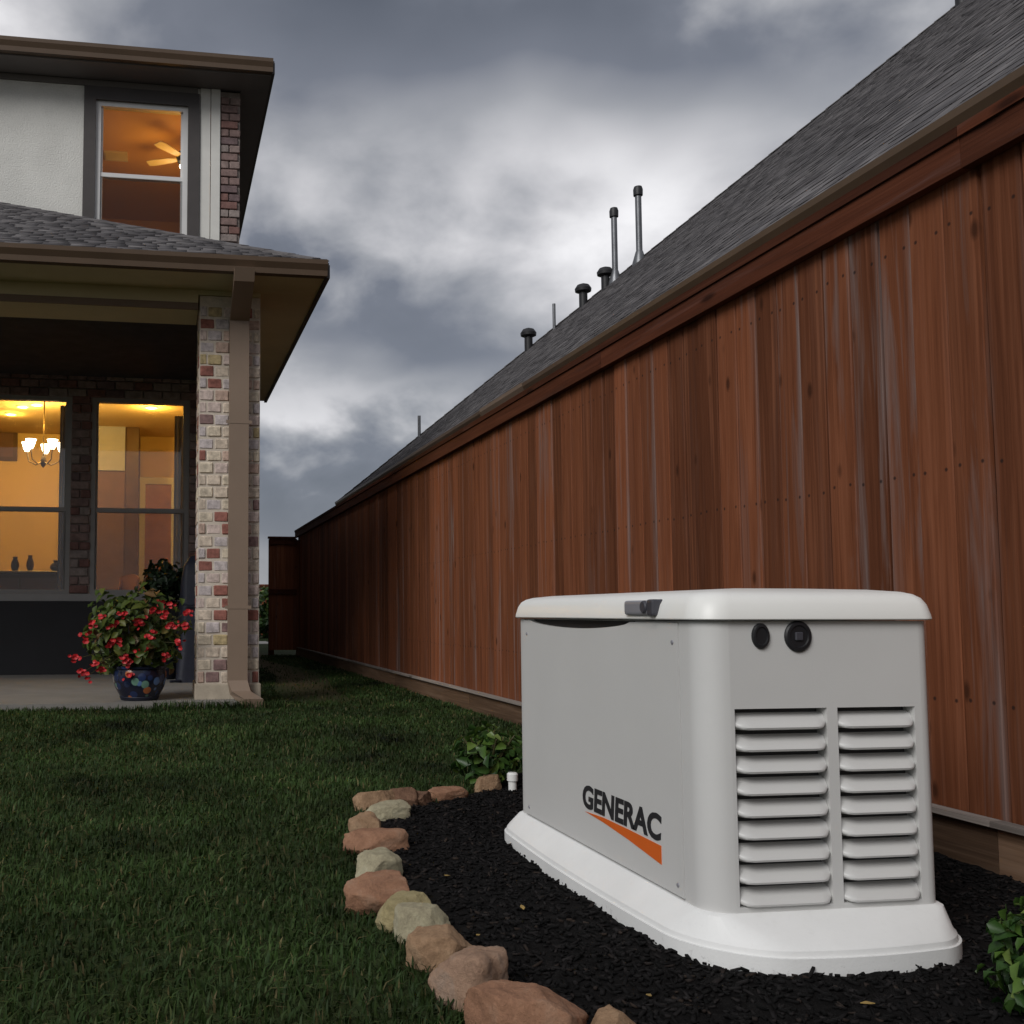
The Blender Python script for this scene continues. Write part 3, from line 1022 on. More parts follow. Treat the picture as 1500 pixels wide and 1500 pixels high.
# strip faces so the concave edge triangulates cleanly
seq = [1] + list(range(2, 2 + 25)) + [nn - 2]
low = [(px0, outl[i][0], za) for i in seq]
fv = [(px0, outl[i][0], outl[i][1]) for i in seq] + low
ns = len(seq)
pan.add(fv, [(i, i + 1, ns + i + 1, ns + i) for i in range(ns - 1)])
pan.add(vs, [(i, (i + 1) % nn, nn + (i + 1) % nn, nn + i) for i in range(nn)])
pnl = pan.build('access_panel', M['gen'], gen)
hh = MB()
tv = [(GX0 + PD - 0.0015, y, GZ1 - 0.002) for y, z in top] + [(GX0 + PD - 0.0015, y, z - 0.002) for y, z in top]
hh.add(tv, [(i, i + 1, 25 + i + 1, 25 + i) for i in range(24)])
hh.build('hand_hold', M['black'], pnl)

# lid
lid = MB()
LR = (0.045, 0.06, 0.06, 0.07)
lp = [(0.7045, 0.028), (0.7045, 0.002), (0.707, 0.0), (0.716, 0.0015), (0.738, 0.008), (0.752, 0.017), (0.7605, 0.030), (0.766, 0.05), (0.7715, 0.10), (0.776, 0.20)]
lid.loft([rrect(GX0 - 0.014, GX1 + 0.014, GY0 - 0.016, GY1 + 0.016, LR, z, 8, i_) for z, i_ in lp])
ld_ = lid.build('lid', M['gen_lid'], gen, smooth=True, angle=40)
# latch on the lid's long side
la = link('latch', bevel_mesh('latch', 0.030, 0.125, 0.034, 0.008, M['latch'], 3), ld_, loc=(1.112, 2.255, 0.7315))
lk = MB()
lk.lathe((1.099, 2.212, 0.7330), [(0.0150, 0.012), (0.0150, -0.004), (0.012, -0.007), (0.001, -0.007)], 18, 0, (1, 0, 0))
lk.build('lock', M['latch_dark'], la, smooth=True)
link('latch_cap', bevel_mesh('latch_cap', 0.034, 0.030, 0.038, 0.007, M['latch_dark'], 3), la, loc=(1.1115, 2.183, 0.7315))

# two black plugs under the lid on the end wall
for (x, z, rx, rz) in ((1.251, 0.671, 0.020, 0.027), (1.337, 0.670, 0.031, 0.033)):
    pg = MB()
    pr = [(1.0, 0.001), (1.0, -0.004), (0.9, -0.007), (0.72, -0.0075), (0.66, -0.0045), (0.02, -0.004)]
    pg.loft([[(x + r * rx * cos(-2 * pi * k / 28), GY0 + d, z + r * rz * sin(-2 * pi * k / 28)) for k in range(28)] for r, d in pr])
    pl = pg.build('black_plug', M['black'], gen, smooth=True)
    if rx > 0.025:
        link('plug_boss', bevel_mesh('plug_boss', 0.018, 0.006, 0.018, 0.002, M['latch_dark'], 1), pl, loc=(x, GY0 - 0.006, z))


def text_mesh(body_, size, mat, bold=0.0, shear=0.0):
    cu = bpy.data.curves.new('lettering', 'FONT')
    cu.body = body_
    cu.size = size
    cu.offset = bold
    cu.shear = shear
    cu.extrude = 0.0006
    cu.resolution_u = 4
    ob = bpy.data.objects.new('lettering', cu)
    col.objects.link(ob)
    bpy.context.view_layer.update()
    dg = bpy.context.evaluated_depsgraph_get()
    me = bpy.data.meshes.new_from_object(ob.evaluated_get(dg))
    bpy.data.objects.remove(ob)
    me.materials.clear()
    me.materials.append(mat)
    return me


tm = text_mesh('GENERAC', 0.085, M['logo_black'], 0.0030, 0.10)
co = np.array([v.co for v in tm.vertices])
mn, mx_ = co.min(0), co.max(0)
sx_ = 0.435 / (mx_[0] - mn[0]); sz_ = 0.062 / (mx_[1] - mn[1])
for v in tm.vertices:
    x, yv, zv = v.co
    v.co = (-zv + GX0 - 0.0024, 2.628 - (x - mn[0]) * sx_, 0.205 + (yv - mn[1]) * sz_)
link('lettering', tm, pnl)
sw = MB()
pts = [(2.615, 0.1955), (2.50, 0.2010), (2.36, 0.2005), (2.197, 0.1975), (2.197, 0.1560), (2.36, 0.1760), (2.50, 0.1890)]
sw.loft([[(GX0 - 0.0016, y, z) for y, z in pts], [(GX0 - 0.0028, y, z) for y, z in pts]])
sw.build('logo_stripe', M['orange'], pnl)

# small fixing screws on the access panel and the end wall
for (y, z) in ((2.125, 0.13), (3.035, 0.13), (2.125, 0.655), (3.035, 0.655)):
    sc_ = MB(); sc_.lathe((px0, y, z), [(0.0055, 0.002), (0.0055, -0.001), (0.0035, -0.0025), (0.0008, -0.0026)], 12, 0, (1, 0, 0)); sc_.build('screw', M['latch'], pnl, smooth=True)

# conduit stub behind the unit
cs = tag(empty('conduit_stub', (1.405, 4.0, 0)), 'small white capped pipe stub standing in the mulch beyond the generator', 'pipe')
p_ = MB(); p_.tube([(1.405, 4.0, 0.0), (1.405, 4.0, 0.055)], 0.017, 14); p_.build('pipe', M['pvc'], cs, smooth=True)
p_ = MB(); p_.lathe((1.405, 4.0, 0.048), [(0.022, 0), (0.022, 0.026), (0.017, 0.032), (0.002, 0.033)], 16); p_.build('cap', M['pvc'], cs, smooth=True)

# =================================================================== EDGING STONES
def stone_mesh(sx, sy, sz, seed, blocky, mat):
    """a broken piece of fieldstone: squared lump, cut by a few random planes, rough edges"""
    rnd = random.Random(seed)
    bm = bmesh.new()
    bmesh.ops.create_icosphere(bm, subdivisions=5, radius=1)
    planes = []
    for k in range(8):
        n_ = Vector((rnd.uniform(-1, 1), rnd.uniform(-1, 1), rnd.uniform(-.6, 1))).normalized()
        planes.append((n_, rnd.uniform(0.72, 0.98)))
    planes.append((Vector((rnd.uniform(-.2, .2), rnd.uniform(-.2, .2), 1)).normalized(), 0.80))
    e = 6.5 if blocky else 3.6
    off = Vector((seed * 3.1, seed * 1.7, 0))
    for v in bm.verts:
        p = v.co.copy()
        p = p * (abs(p.x) ** e + abs(p.y) ** e + abs(p.z) ** e) ** (-1 / e)
        p *= 1 + 0.10 * noise.noise(p * 1.3 + off)
        for n_, d_ in planes:
            over = p.dot(n_) - d_ * (1.22 if blocky else 1.0)
            if over > 0:
                p -= n_ * over * 0.96
        p *= 1 + 0.05 * noise.noise(p * 3.2 + off) + 0.028 * noise.noise(p * 8 + off) + 0.012 * noise.noise(p * 20 + off)
        v.co = Vector((p.x * sx / 2, p.y * sy / 2, p.z * sz / 2))
    me = bpy.data.meshes.new('edging_stone')
    bm.to_mesh(me); bm.free()
    me.materials.append(mat)
    me.polygons.foreach_set('use_smooth', [True] * len(me.polygons))
    return me


def stone_mat(name, c1, c2, c3):
    m, t, b = new_mat(name)
    tc = t.n('ShaderNodeTexCoord')
    n1 = t.noise(tc.outputs['Object'], 13, 6, 0.65, 0.6)
    n2 = t.noise(tc.outputs['Object'], 150, 6, 0.75)
    c = t.ramp(n1, [(0.30, c1), (0.5, c2), (0.72, c3)])
    c = t.mix(0.3, c, t.ramp(n2, [(0.3, tuple(x * 0.4 for x in c2)), (0.7, tuple(x * 1.5 for x in c2))]))
    t.l(c, b.inputs['Base Color'])
    b.inputs['Roughness'].default_value = 0.9
    b.inputs['Specular IOR Level'].default_value = 0.2
    bp = t.n('ShaderNodeBump'); bp.inputs['Strength'].default_value = 0.9; bp.inputs['Distance'].default_value = 0.006
    t.l(t.math('ADD', n2, n1), bp.inputs['Height']); t.l(bp.outputs[0], b.inputs['Normal'])
    return m


SM = {'terracotta': stone_mat('terracotta_stone', (0.16, 0.082, 0.052), (0.31, 0.165, 0.10), (0.37, 0.245, 0.17)),
      'tan': stone_mat('tan_stone', (0.20, 0.12, 0.07), (0.33, 0.21, 0.125), (0.40, 0.28, 0.18)),
      'yellow': stone_mat('yellow_stone', (0.20, 0.17, 0.08), (0.36, 0.30, 0.16), (0.42, 0.37, 0.23)),
      'buff': stone_mat('buff_stone', (0.22, 0.19, 0.13), (0.37, 0.33, 0.22), (0.44, 0.41, 0.30)),
      'pinkgrey': stone_mat('pink_grey_stone', (0.20, 0.125, 0.09), (0.34, 0.22, 0.15), (0.33, 0.27, 0.225)),
      'brown': stone_mat('brown_stone', (0.085, 0.045, 0.03), (0.17, 0.095, 0.06), (0.26, 0.16, 0.105))}
# px, py of the centre of the stone's top, size along/across/high, heading, blocky, colour, label
STONES = [
    (712, 1140, .14, .10, .09, 40, 0, 'tan', 'small tan stone beside the leafy weed, last of the edging row'),
    (652, 1155, .20, .10, .075, 25, 0, 'terracotta', 'low pinkish flat stone in the edging next to the leafy weed'),
    (612, 1164, .13, .10, .075, 30, 0, 'brown', 'low tan-brown edging stone buried in the mulch next to the dark brown one'),
    (590, 1158, .10, .12, .11, 60, 0, 'brown', 'dark brown upright stone at the turn of the edging row'),
    (553, 1163, .20, .11, .10, 20, 0, 'tan', 'flat rusty tan stone on the grass side at the turn of the edging'),
    (566, 1180, .19, .10, .085, 15, 0, 'buff', 'thin greenish buff stone lying across the edging at its turn'),
    (533, 1196, .16, .11, .10, 75, 0, 'tan', 'rounded tan stone pushed out into the lawn at the turn'),
    (548, 1219, .23, .12, .10, 8, 0, 'terracotta', 'long terracotta stone lying across the edging above the pale buff one'),
    (551, 1253, .15, .14, .12, 60, 0, 'buff', 'pale buff round stone between two terracotta edging stones'),
    (553, 1292, .14, .17, .12, 80, 0, 'terracotta', 'pink and terracotta streaked stone below the pale buff one'),
    (590, 1318, .15, .10, .10, 25, 0, 'yellow', 'knobbly mossy yellow stone in the edging'),
    (620, 1332, .14, .095, .11, 10, 0, 'buff', 'rounded yellow-buff stone next to the mossy yellow one'),
    (645, 1372, .13, .115, .10, 35, 1, 'tan', 'small square tan block next to the rounded yellow-buff stone'),
    (692, 1408, .145, .135, .12, 40, 1, 'pinkgrey', 'pinkish grey block with a pointed corner next to the big terracotta block'),
    (765, 1462, .215, .125, .12, -38, 1, 'terracotta', 'largest terracotta block of the edging row'),
    (895, 1497, .11, .09, .09, 10, 0, 'tan', 'small rounded tan stone past the largest terracotta block'),
]
for i, (px, py, sx, sy, sz, hd, blk, cname, lab) in enumerate(STONES):
    ztop = sz * 0.72
    p = at(px, py, 2, ztop * 0.8)
    me = stone_mesh(sx * 0.90, sy * 0.92, sz, i + 11, blk, SM[cname])
    o = link('edging_stone', me, None, loc=(p.x, p.y, ztop - sz / 2 + 0.004))
    o.rotation_euler = (random.uniform(-.15, .15), random.uniform(-.15, .15), radians(hd))
    tag(o, lab, 'stone', 'stones edging the mulch bed')

# =================================================================== PLANTS BY THE GENERATOR
shrub('corner_shrub', 'leafy green shrub in the mulch in front of the fence kick board', 'shrub', (1.66, 1.60, 0.095), 0.18, 0.20, 0.125, 1500, 0.036, 0.021, M['leaf'], stems=8)
shrub('leafy_weed', 'small bright green leafy plant behind the far end of the generator', 'plant', (1.36, 4.16, 0.135), 0.15, 0.16, 0.13, 210, 0.060, 0.036, M['leaf'], stems=7, shell=0.2)

# fallen leaves on the mulch
for k, (px, py) in enumerate(((655, 1270), (950, 1430), (1270, 1443), (1352, 1487), (765, 1310), (700, 1345))):
    p = at(px, py, 2, 0.05)
    lf = MB()
    a = random.uniform(0, 6)
    s = random.uniform(0.009, 0.014)
    pts = [(-1, 0, 0), (-.3, .45, .25), (.5, .35, .2), (1, 0, .35), (.5, -.35, .3), (-.3, -.45, .2)]
    top_ = [(p.x + s * (x * cos(a) - y * sin(a)), p.y + s * (x * sin(a) + y * cos(a)), bed_h(p.x, p.y) + 0.008 + s * z) for x, y, z in pts]
    bot_ = [(x, y, z - 0.0012) for x, y, z in top_]
    lf.loft([bot_, top_])
    tag(lf.build('fallen_leaf', M['dry_leaf']), 'tiny dry yellow leaf lying on the black mulch', 'leaf', 'fallen leaves on the mulch')

# =================================================================== BRICK HOUSE WITH PORCH
house = tag(empty('brick_house', (-3, 12, 0)), 'two-storey house with lit windows, brick column and covered porch', 'house')
WY = 11.60                                   # face of the main wall
brick_me = [bevel_mesh('brick', 0.198, 0.06, 0.084, 0.007, M['brick'], 1, 0.0022) for k in range(4)]
brick_half = [bevel_mesh('brick', 0.112, 0.06, 0.084, 0.007, M['brick'], 1, 0.0022) for k in range(3)]
brick_red = [bevel_mesh('brick', 0.198, 0.06, 0.084, 0.007, M['brick_red'], 1, 0.0022) for k in range(4)]
brick_red_half = [bevel_mesh('brick', 0.094, 0.06, 0.084, 0.007, M['brick_red'], 1, 0.0022) for k in range(3)]

# --- porch column
CX0, CX1, CY0, CY1 = 0.285, 0.770, 8.05, 8.53
cc = MB(); cc.box(CX0 + 0.001, CX1 - 0.001, CY0 + 0.002, CY1 - 0.002, 0.05, 3.24)
column = cc.build('porch_column', M['mortar'], house)
PITCH_B = 0.0965
nc = int((3.23 - 0.17) / PITCH_B)
for c in range(nc):
    z = 0.17 + PITCH_B * (c + 0.5)
    # front: small tumbled units in broken bond
    x = CX0
    lay = [0.121, 0.121, 0.121, 0.122] if c % 2 else [0.062, 0.121, 0.121, 0.121, 0.060]
    for wdt in lay:
        o = link('brick', random.choice(brick_half), column, loc=(x + wdt / 2, CY0 + 0.026 + random.uniform(-0.005, 0.003), z + random.uniform(-.002, .002)))
        o.scale = ((wdt - 0.013) / 0.112, 1, random.uniform(.93, 1.0))
        x += wdt
    for fx in (CX0 + 0.026, CX1 - 0.026):
        y = CY0 + 0.060
        for wdt in ((0.198, 0.16) if c % 2 else (0.16, 0.198)):
            o = link('brick', random.choice(brick_me), column, loc=(fx, y + wdt / 2, z))
            o.rotation_euler = (0, 0, pi / 2)
            o.scale = ((wdt - 0.0105) / 0.198, 1, 1)
            y += wdt
cb = link('column_base', bevel_mesh('column_base', 0.515, 0.51, 0.19, 0.012, M['limestone'], 2), house, loc=((CX0 + CX1) / 2, (CY0 + CY1) / 2, 0.075))

# --- lower main wall: solid pieces round the window openings, brick faces
WIN = [(-3.52, -2.44), (-2.11, -1.00), (-0.775, 0.305)]
ZS, ZH = 0.93, 3.13
wl = MB()
xs_ = [-9.0] + [v for w_ in WIN for v in w_] + [0.86]
for i in range(0, len(xs_) - 1, 2):
    wl.box(xs_[i], xs_[i + 1], WY + 0.03, WY + 0.2, ZS, ZH)
wl.box(-9.0, 0.86, WY + 0.03, WY + 0.2, 0.0, ZS)
wl.box(-9.0, 0.86, WY + 0.03, WY + 0.2, ZH, 3.85)
wl.box(0.70, 0.86, WY + 0.2, 22.0, 0.0, 6.828)
wl.box(-9.0, -8.84, WY + 0.2, 22.0, 0.0, 6.828)
wl.box(-9.0, 0.86, 21.8, 22.0, 0.0, 6.828)
wall = wl.build('wall', M['mortar_grey'], house)


def brick_field(x0, x1, z0, z1, yface, parent, full, half):
    c = 0
    z = z0
    while z + 0.08 < z1 + 0.03:
        x = x0 - (0.104 if c % 2 else 0.0)
        while x < x1 - 0.02:
            a, b_ = max(x, x0), min(x + 0.208, x1)
            wdt = b_ - a - 0.0105
            if wdt > 0.03:
                big = wdt > 0.13
                o = link('brick', random.choice(full if big else half), parent, loc=((a + b_) / 2, yface + 0.028 + random.uniform(-0.003, 0.003), z + 0.048))
                o.scale = (wdt / (0.198 if big else 0.094), 1, 1)
            x += 0.208
        z += PITCH_B
        c += 1


brick_field(-1.00, -0.775, ZS, ZH - 0.02, WY, wall, brick_red, brick_red_half)
brick_field(0.305, 0.86, 0.05, ZH - 0.02, WY, wall, brick_red, brick_red_half)
brick_field(-2.44, -2.11, ZS, ZH - 0.02, WY, wall, brick_red, brick_red_half)
brick_field(-2.5, 0.86, ZH + 0.0, 3.54, WY, wall, brick_red, brick_red_half)
# rowlock sill and charcoal skirt below the windows
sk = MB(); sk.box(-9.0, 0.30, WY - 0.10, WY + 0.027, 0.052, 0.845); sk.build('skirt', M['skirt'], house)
sk = MB(); sk.box(-9.0, 0.302, WY - 0.035, WY + 0.025, 0.848, 0.926); sk.build('window_ledge', M['grey_frame'], house)


def window(x0, x1, z0, z1, zmid, y, frame, glassm, screenm, fw=0.045, trim=None, tw=0.0, outer=None):
    """double-hung window: outer frame, two sashes with panes, insect screen on the lower half"""
    f = MB()
    d0, d1 = y + 0.01, y + 0.10
    f.box(x0, x0 + fw, d0, d1, z0, z1)
    f.box(x1 - fw, x1, d0, d1, z0, z1)
    f.box(x0 + fw, x1 - fw, d0, d1, z1 - fw, z1)
    f.box(x0 + fw, x1 - fw, d0, d1, z0, z0 + fw)
    win = f.build('window', frame if outer is None else outer, house)
    r = MB(); r.box(x0 + fw, x1 - fw, d0 + 0.012, d1 - 0.012, zmid - 0.026, zmid + 0.026); r.build('meeting_rail', frame, win)
    for (a, b_, yo) in ((z0 + fw, zmid - 0.026, 0.025), (zmid + 0.026, z1 - fw, 0.045)):
        sw_ = 0.024
        s = MB(); s.box(x0 + fw, x0 + fw + sw_, y + yo, y + yo + 0.03, a, b_); s.build('sash_stile', frame, win)
        s = MB(); s.box(x1 - fw - sw_, x1 - fw, y + yo, y + yo + 0.03, a, b_); s.build('sash_stile', frame, win)
    for (a, b_, yo) in ((z0 + fw, zmid - 0.026, 0.040), (zmid + 0.026, z1 - fw, 0.060)):
        g = MB(); g.box(x0 + fw + 0.004, x1 - fw - 0.004, y + yo, y + yo + 0.004, a - 0.002, b_ + 0.002); g.build('pane', glassm, win)
    g = MB(); g.box(x0 + fw + 0.002, x1 - fw - 0.002, y + 0.018, y + 0.0195, z0 + fw, zmid - 0.02); g.build('insect_screen', screenm, win)
    if trim is not None:
        f = MB()
        f.box(x0 - tw, x0 - 0.002, y - 0.028, y + 0.004, z0 - tw, z1 + tw * 1.15)
        f.box(x1 + 0.002, x1 + tw, y - 0.028, y + 0.004, z0 - tw, z1 + tw * 1.15)
        f.box(x0 - 0.002, x1 + 0.002, y - 0.028, y + 0.004, z1 + 0.002, z1 + tw * 1.15)
        f.box(x0 - 0.002, x1 + 0.002, y - 0.028, y + 0.004, z0 - tw, z0 - 0.002)
        f.build('trim', trim, win)
    return win


for (a, b_) in WIN:
    window(a, b_, ZS, ZH, 1.865, WY + 0.02, M['grey_frame'], M['glass'], M['screen'])

# --- upper storey
UZ0, UZ1 = 3.85, 6.805
UW = (-0.785, 0.255, 4.95, 6.57)             # window opening
up = MB()
up.box(-9.0, UW[0], WY, WY + 0.18, UZ0, UZ1)
up.box(UW[1], 0.40, WY, WY + 0.18, UZ0, UZ1)
up.box(UW[0], UW[1], WY, WY + 0.18, UZ0, UW[2])
up.box(UW[0], UW[1], WY, WY + 0.18, UW[3], UZ1)
up.build('stucco_wall', M['stucco'], house)
window(UW[0], UW[1], UW[2], UW[3], 5.71, WY - 0.01, M['white_frame'], M['glass_up'], M['screen_up'], fw=0.055, trim=M['dark_frame'], tw=0.135)
for k, (a, b_) in enumerate(((0.402, 0.515), (0.523, 0.628))):
    t_ = MB(); t_.box(a, b_, WY - 0.015 - 0.006 * k, WY + 0.18, UZ0, UZ1); t_.build('trim_board', M['white_trim'], house)
t_ = MB(); t_.box(0.632, 0.862, WY + 0.03, WY + 0.18, UZ0, UZ1); ubw = t_.build('brick_corner', M['mortar_grey'], house)
brick_field(0.632, 0.868, 5.0, 6.78, WY, ubw, brick_red, brick_red_half)
# frieze under the eave
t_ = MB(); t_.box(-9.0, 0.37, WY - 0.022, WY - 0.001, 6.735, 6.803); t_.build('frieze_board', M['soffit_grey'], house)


def hip_roof(name, x0, x1, y0, y1, z, s, run, th, mat, parent, hip_left=True, back=True):
    """hipped slab roof: eave rectangle, slope s, horizontal run up to the top; thickness th"""
    b0 = [(x0, y0, z), (x1, y0, z), (x1, y1, z), (x0, y1, z)]
    xl = x0 + run if hip_left else x0
    yb = y1 - run if back else y1
    t0 = [(xl, y0 + run, z + s * run), (x1 - run, y0 + run, z + s * run), (x1 - run, yb, z + s * run), (xl, yb, z + s * run)]
    mb_ = MB()
    lo = [(x, y, zz_ - th) for x, y, zz_ in b0]
    mb_.loft([lo, b0, t0])
    return mb_.build(name, mat, parent)


def shingle_field(parent, origin, e_along, e_up, rows, width_at, mat_obj, mat_join, n_single, exp=0.125, tab=0.30, rank=None, seed=1):
    """courses of laminated shingle tabs laid on a slope; the tabs that show largest are single objects, the rest one mesh"""
    rnd = random.Random(seed)
    s = e_up[2]
    nrm = Vector(e_along).cross(Vector((e_up[0], e_up[1], s)).normalized()).normalized()
    if nrm.z < 0:
        nrm = -nrm
    upv = Vector((e_up[0], e_up[1], s)).normalized()
    al = Vector(e_along)
    tabs = []
    for r in range(rows):
        u = r * exp
        plan = u / math.sqrt(1 + s * s)
        a0, a1 = width_at(plan)
        if a1 - a0 < 0.2:
            break
        a = a0 - rnd.uniform(0, tab)
        while a < a1:
            wdt = rnd.uniform(0.6, 1.35) * tab
            lo_, hi_ = max(a, a0), min(a + wdt, a1)
            if hi_ - lo_ > 0.04:
                th = rnd.choice((0.003, 0.005, 0.006))
                c_ = Vector(origin) + al * ((lo_ + hi_) / 2) + upv * (u + exp * 0.55)
                tabs.append((c_, hi_ - lo_ - 0.004, exp * (1.12 + rnd.uniform(-.06, .06)), th, rnd.random()))
            a += wdt
    if rank:
        tabs.sort(key=lambda q_: rank(q_[0]))
    # keep the frame right-handed
    al_r = al if al.cross(upv).dot(nrm) > 0 else -al
    rot = Matrix((al_r, upv, nrm)).transposed()
    unit_me = MB().box(-.5, .5, -.5, .5, -.5, .5).mesh('shingle', mat_obj) if n_single else None
    for c_, wd_, hg, th, tn in tabs[:n_single]:
        o = link('shingle', unit_me, parent, loc=c_ + nrm * (th / 2 + 0.001))
        o.rotation_euler = (rot @ Matrix.Rotation(radians(-1.2), 3, 'X')).to_euler()
        o.scale = (wd_, hg, th)
    big = tabs[n_single:]
    if big:
        V_, F_, T_ = [], [], []
        rr = rot @ Matrix.Rotation(radians(-1.2), 3, 'X')
        for c_, wd_, hg, th, tn in big:
            bidx = len(V_)
            for sz in (-.5, .5):
                for sy in (-.5, .5):
                    for sx in (-.5, .5):
                        V_.append(tuple(c_ + nrm * (th / 2 + 0.001) + rr @ Vector((sx * wd_, sy * hg, sz * th))))
            for qd in ((0, 2, 3, 1), (4, 5, 7, 6), (0, 1, 5, 4), (2, 6, 7, 3), (0, 4, 6, 2), (1, 3, 7, 5)):
                F_.append([bidx + i for i in qd]); T_.append(tn)
        me_ = numpy_mesh('shingle_field', np.array(V_), np.array(F_).ravel(), np.full(len(F_), 4), mat_join, T_)
        # keep world coordinates under the parent
        tag(link('shingle_field', me_, parent), kind='stuff')


# --- porch roof (hip), soffits, gutter
PX1, PYE, PZE, PS = 1.25, 7.58, 3.395, 0.50
PRUN = 4.02
pr = MB()
pr.loft([[(-9.6, PYE, PZE - 0.03), (PX1, PYE, PZE - 0.03), (PX1, 12.28, PZE - 0.03), (-9.6, 12.28, PZE - 0.03)],
         [(-9.6, PYE, PZE), (PX1, PYE, PZE), (PX1, 12.28, PZE), (-9.6, 12.28, PZE)],
         [(-9.6, PYE + PRUN, PZE + PS * PRUN), (PX1 - PRUN, PYE + PRUN, PZE + PS * PRUN), (PX1 - PRUN, PYE + PRUN + 0.02, PZE + PS * PRUN), (-9.6, PYE + PRUN + 0.02, PZE + PS * PRUN)]])
proof = pr.build('porch_roof', M['roof_base'], house)
shingle_field(proof, (0, PYE - 0.02, PZE + 0.002), (1, 0, 0), (0, 1, PS), 40, lambda p: (-6.0, PX1 - p), M['shingle'], M['shingle_j'], 0, seed=3, exp=0.105, tab=0.17)
hc = MB()
for k in range(24):
    t0, t1 = 0.06 + k * 0.17, 0.06 + k * 0.17 + 0.2
    if t1 > PRUN:
        break
    a = Vector((PX1 - t0, PYE + t0, PZE + PS * t0 + 0.016)); b_ = Vector((PX1 - t1, PYE + t1, PZE + PS * t1 + 0.010))
    side = Vector((1, 1, 0)).normalized() * 0.10
    dn = Vector((0, 0, -0.030)); th = Vector((0, 0, 0.012))
    hc.loft([[tuple(p) for p in (a - side + dn, a, a + side + dn, a + side + dn + th, a + th, a - side + dn + th)],
             [tuple(p) for p in (b_ - side + dn, b_, b_ + side + dn, b_ + side + dn + th, b_ + th, b_ - side + dn + th)]])
hc.build('hip_cap', M['shingle'], proof)
# soffit sheets
so = MB()
so.box(-9.6, PX1 - 0.03, PYE + 0.03, CY0 - 0.002, 3.285, 3.305)
so.box(CX1 + 0.002, PX1 - 0.03, CY0 + 0.001, 12.25, 3.285, 3.305)
so.build('soffit', M['soffit'], house)
so = MB(); so.box(-9.5, CX1 + 0.001, CY1 + 0.003, WY + 0.02, 3.545, 3.57); so.build('porch_ceiling', M['soffit'], house)
so = MB(); so.box(-9.5, CX0 - 0.012, CY0, CY1, 3.135, 3.56); so.box(CX0 - 0.011, CX1, CY0 + 0.001, CY1 - 0.001, 3.245, 3.56); so.box(CX1 - 0.35, CX1, CY1 + 0.002, WY, 3.245, 3.56)
so.build('porch_beam', M['soffit'], house)
so = MB(); so.box(-9.5, CX0 - 0.012, CY0 - 0.02, CY0 - 0.001, 3.120, 3.175); so.build('beam_moulding', M['trim_tan'], house)


def gutter(name, p0, p1, outward, z0, z1, mat, parent):
    """K-style gutter: profile swept from p0 to p1"""
    h_ = z1 - z0
    prof_ = [(0.0, 0.0), (0.070, 0.0), (0.078, h_ * 0.35), (0.105, h_ * 0.72), (0.110, h_), (0.102, h_), (0.0, h_ * 0.95)]
    o_ = Vector((*outward, 0))
    loops = [[tuple(Vector((*p, z0)) + o_ * a + Vector((0, 0, b2))) for a, b2 in prof_] for p in (p0, p1)]
    if (Vector((*p1, 0)) - Vector((*p0, 0))).cross(o_).z > 0:
        loops = loops[::-1]
    mb_ = MB(); mb_.loft(loops)
    return mb_.build(name, mat, parent)


gutter('gutter', (-9.6, PYE + 0.02), (PX1 - 0.02, PYE + 0.02), (0, -1), 3.275, 3.388, M['gutter'], house)
t_ = MB(); t_.box(PX1 - 0.028, PX1 + 0.004, PYE - 0.02, 12.27, 3.270, 3.372); t_.build('rake_fascia', M['dark_frame'], house)
# --- downspout in front of the column
ds = MB()
DX0, DX1 = 0.520, 0.672
ds.loft([[(DX0, y, z), (DX1, y, z), (DX1, y2, z2), (DX0, y2, z2)] for (y, z, y2, z2) in ((7.99 - 0.045, 0.20, 7.99 + 0.045, 0.20), (7.99 - 0.045, 3.02, 7.99 + 0.045, 3.02))])
# upper elbow running forward to the gutter
ds.loft([[(DX0, 7.945, 3.02), (DX1, 7.945, 3.02), (DX1, 8.035, 3.02), (DX0, 8.035, 3.02)], [(DX0, 7.52, 3.20), (DX1, 7.52, 3.20), (DX1, 7.585, 3.255), (DX0, 7.585, 3.255)],
         [(DX0, 7.465, 3.29), (DX1, 7.465, 3.29), (DX1, 7.555, 3.29), (DX0, 7.555, 3.29)]])
# lower kick-out, turned towards the fence
ds.loft([[(DX0, 7.945, 0.20), (DX1, 7.945, 0.20), (DX1, 8.035, 0.20), (DX0, 8.035, 0.20)], [(DX0 + 0.03, 7.90, 0.12), (DX1 + 0.02, 7.90, 0.12), (DX1 + 0.05, 7.99, 0.10), (DX0 + 0.02, 7.99, 0.09)],
         [(DX0 + 0.11, 7.72, 0.075), (DX1 + 0.10, 7.72, 0.075), (DX1 + 0.10, 7.74, 0.004), (DX0 + 0.11, 7.74, 0.004)]])
dsp = ds.build('downspout', M['downspout'], house)
for z in (0.75, 2.2):
    t_ = MB(); t_.box(DX0 - 0.025, DX1 + 0.025, 7.942, 7.944, z, z + 0.025); t_.build('strap', M['downspout'], dsp)

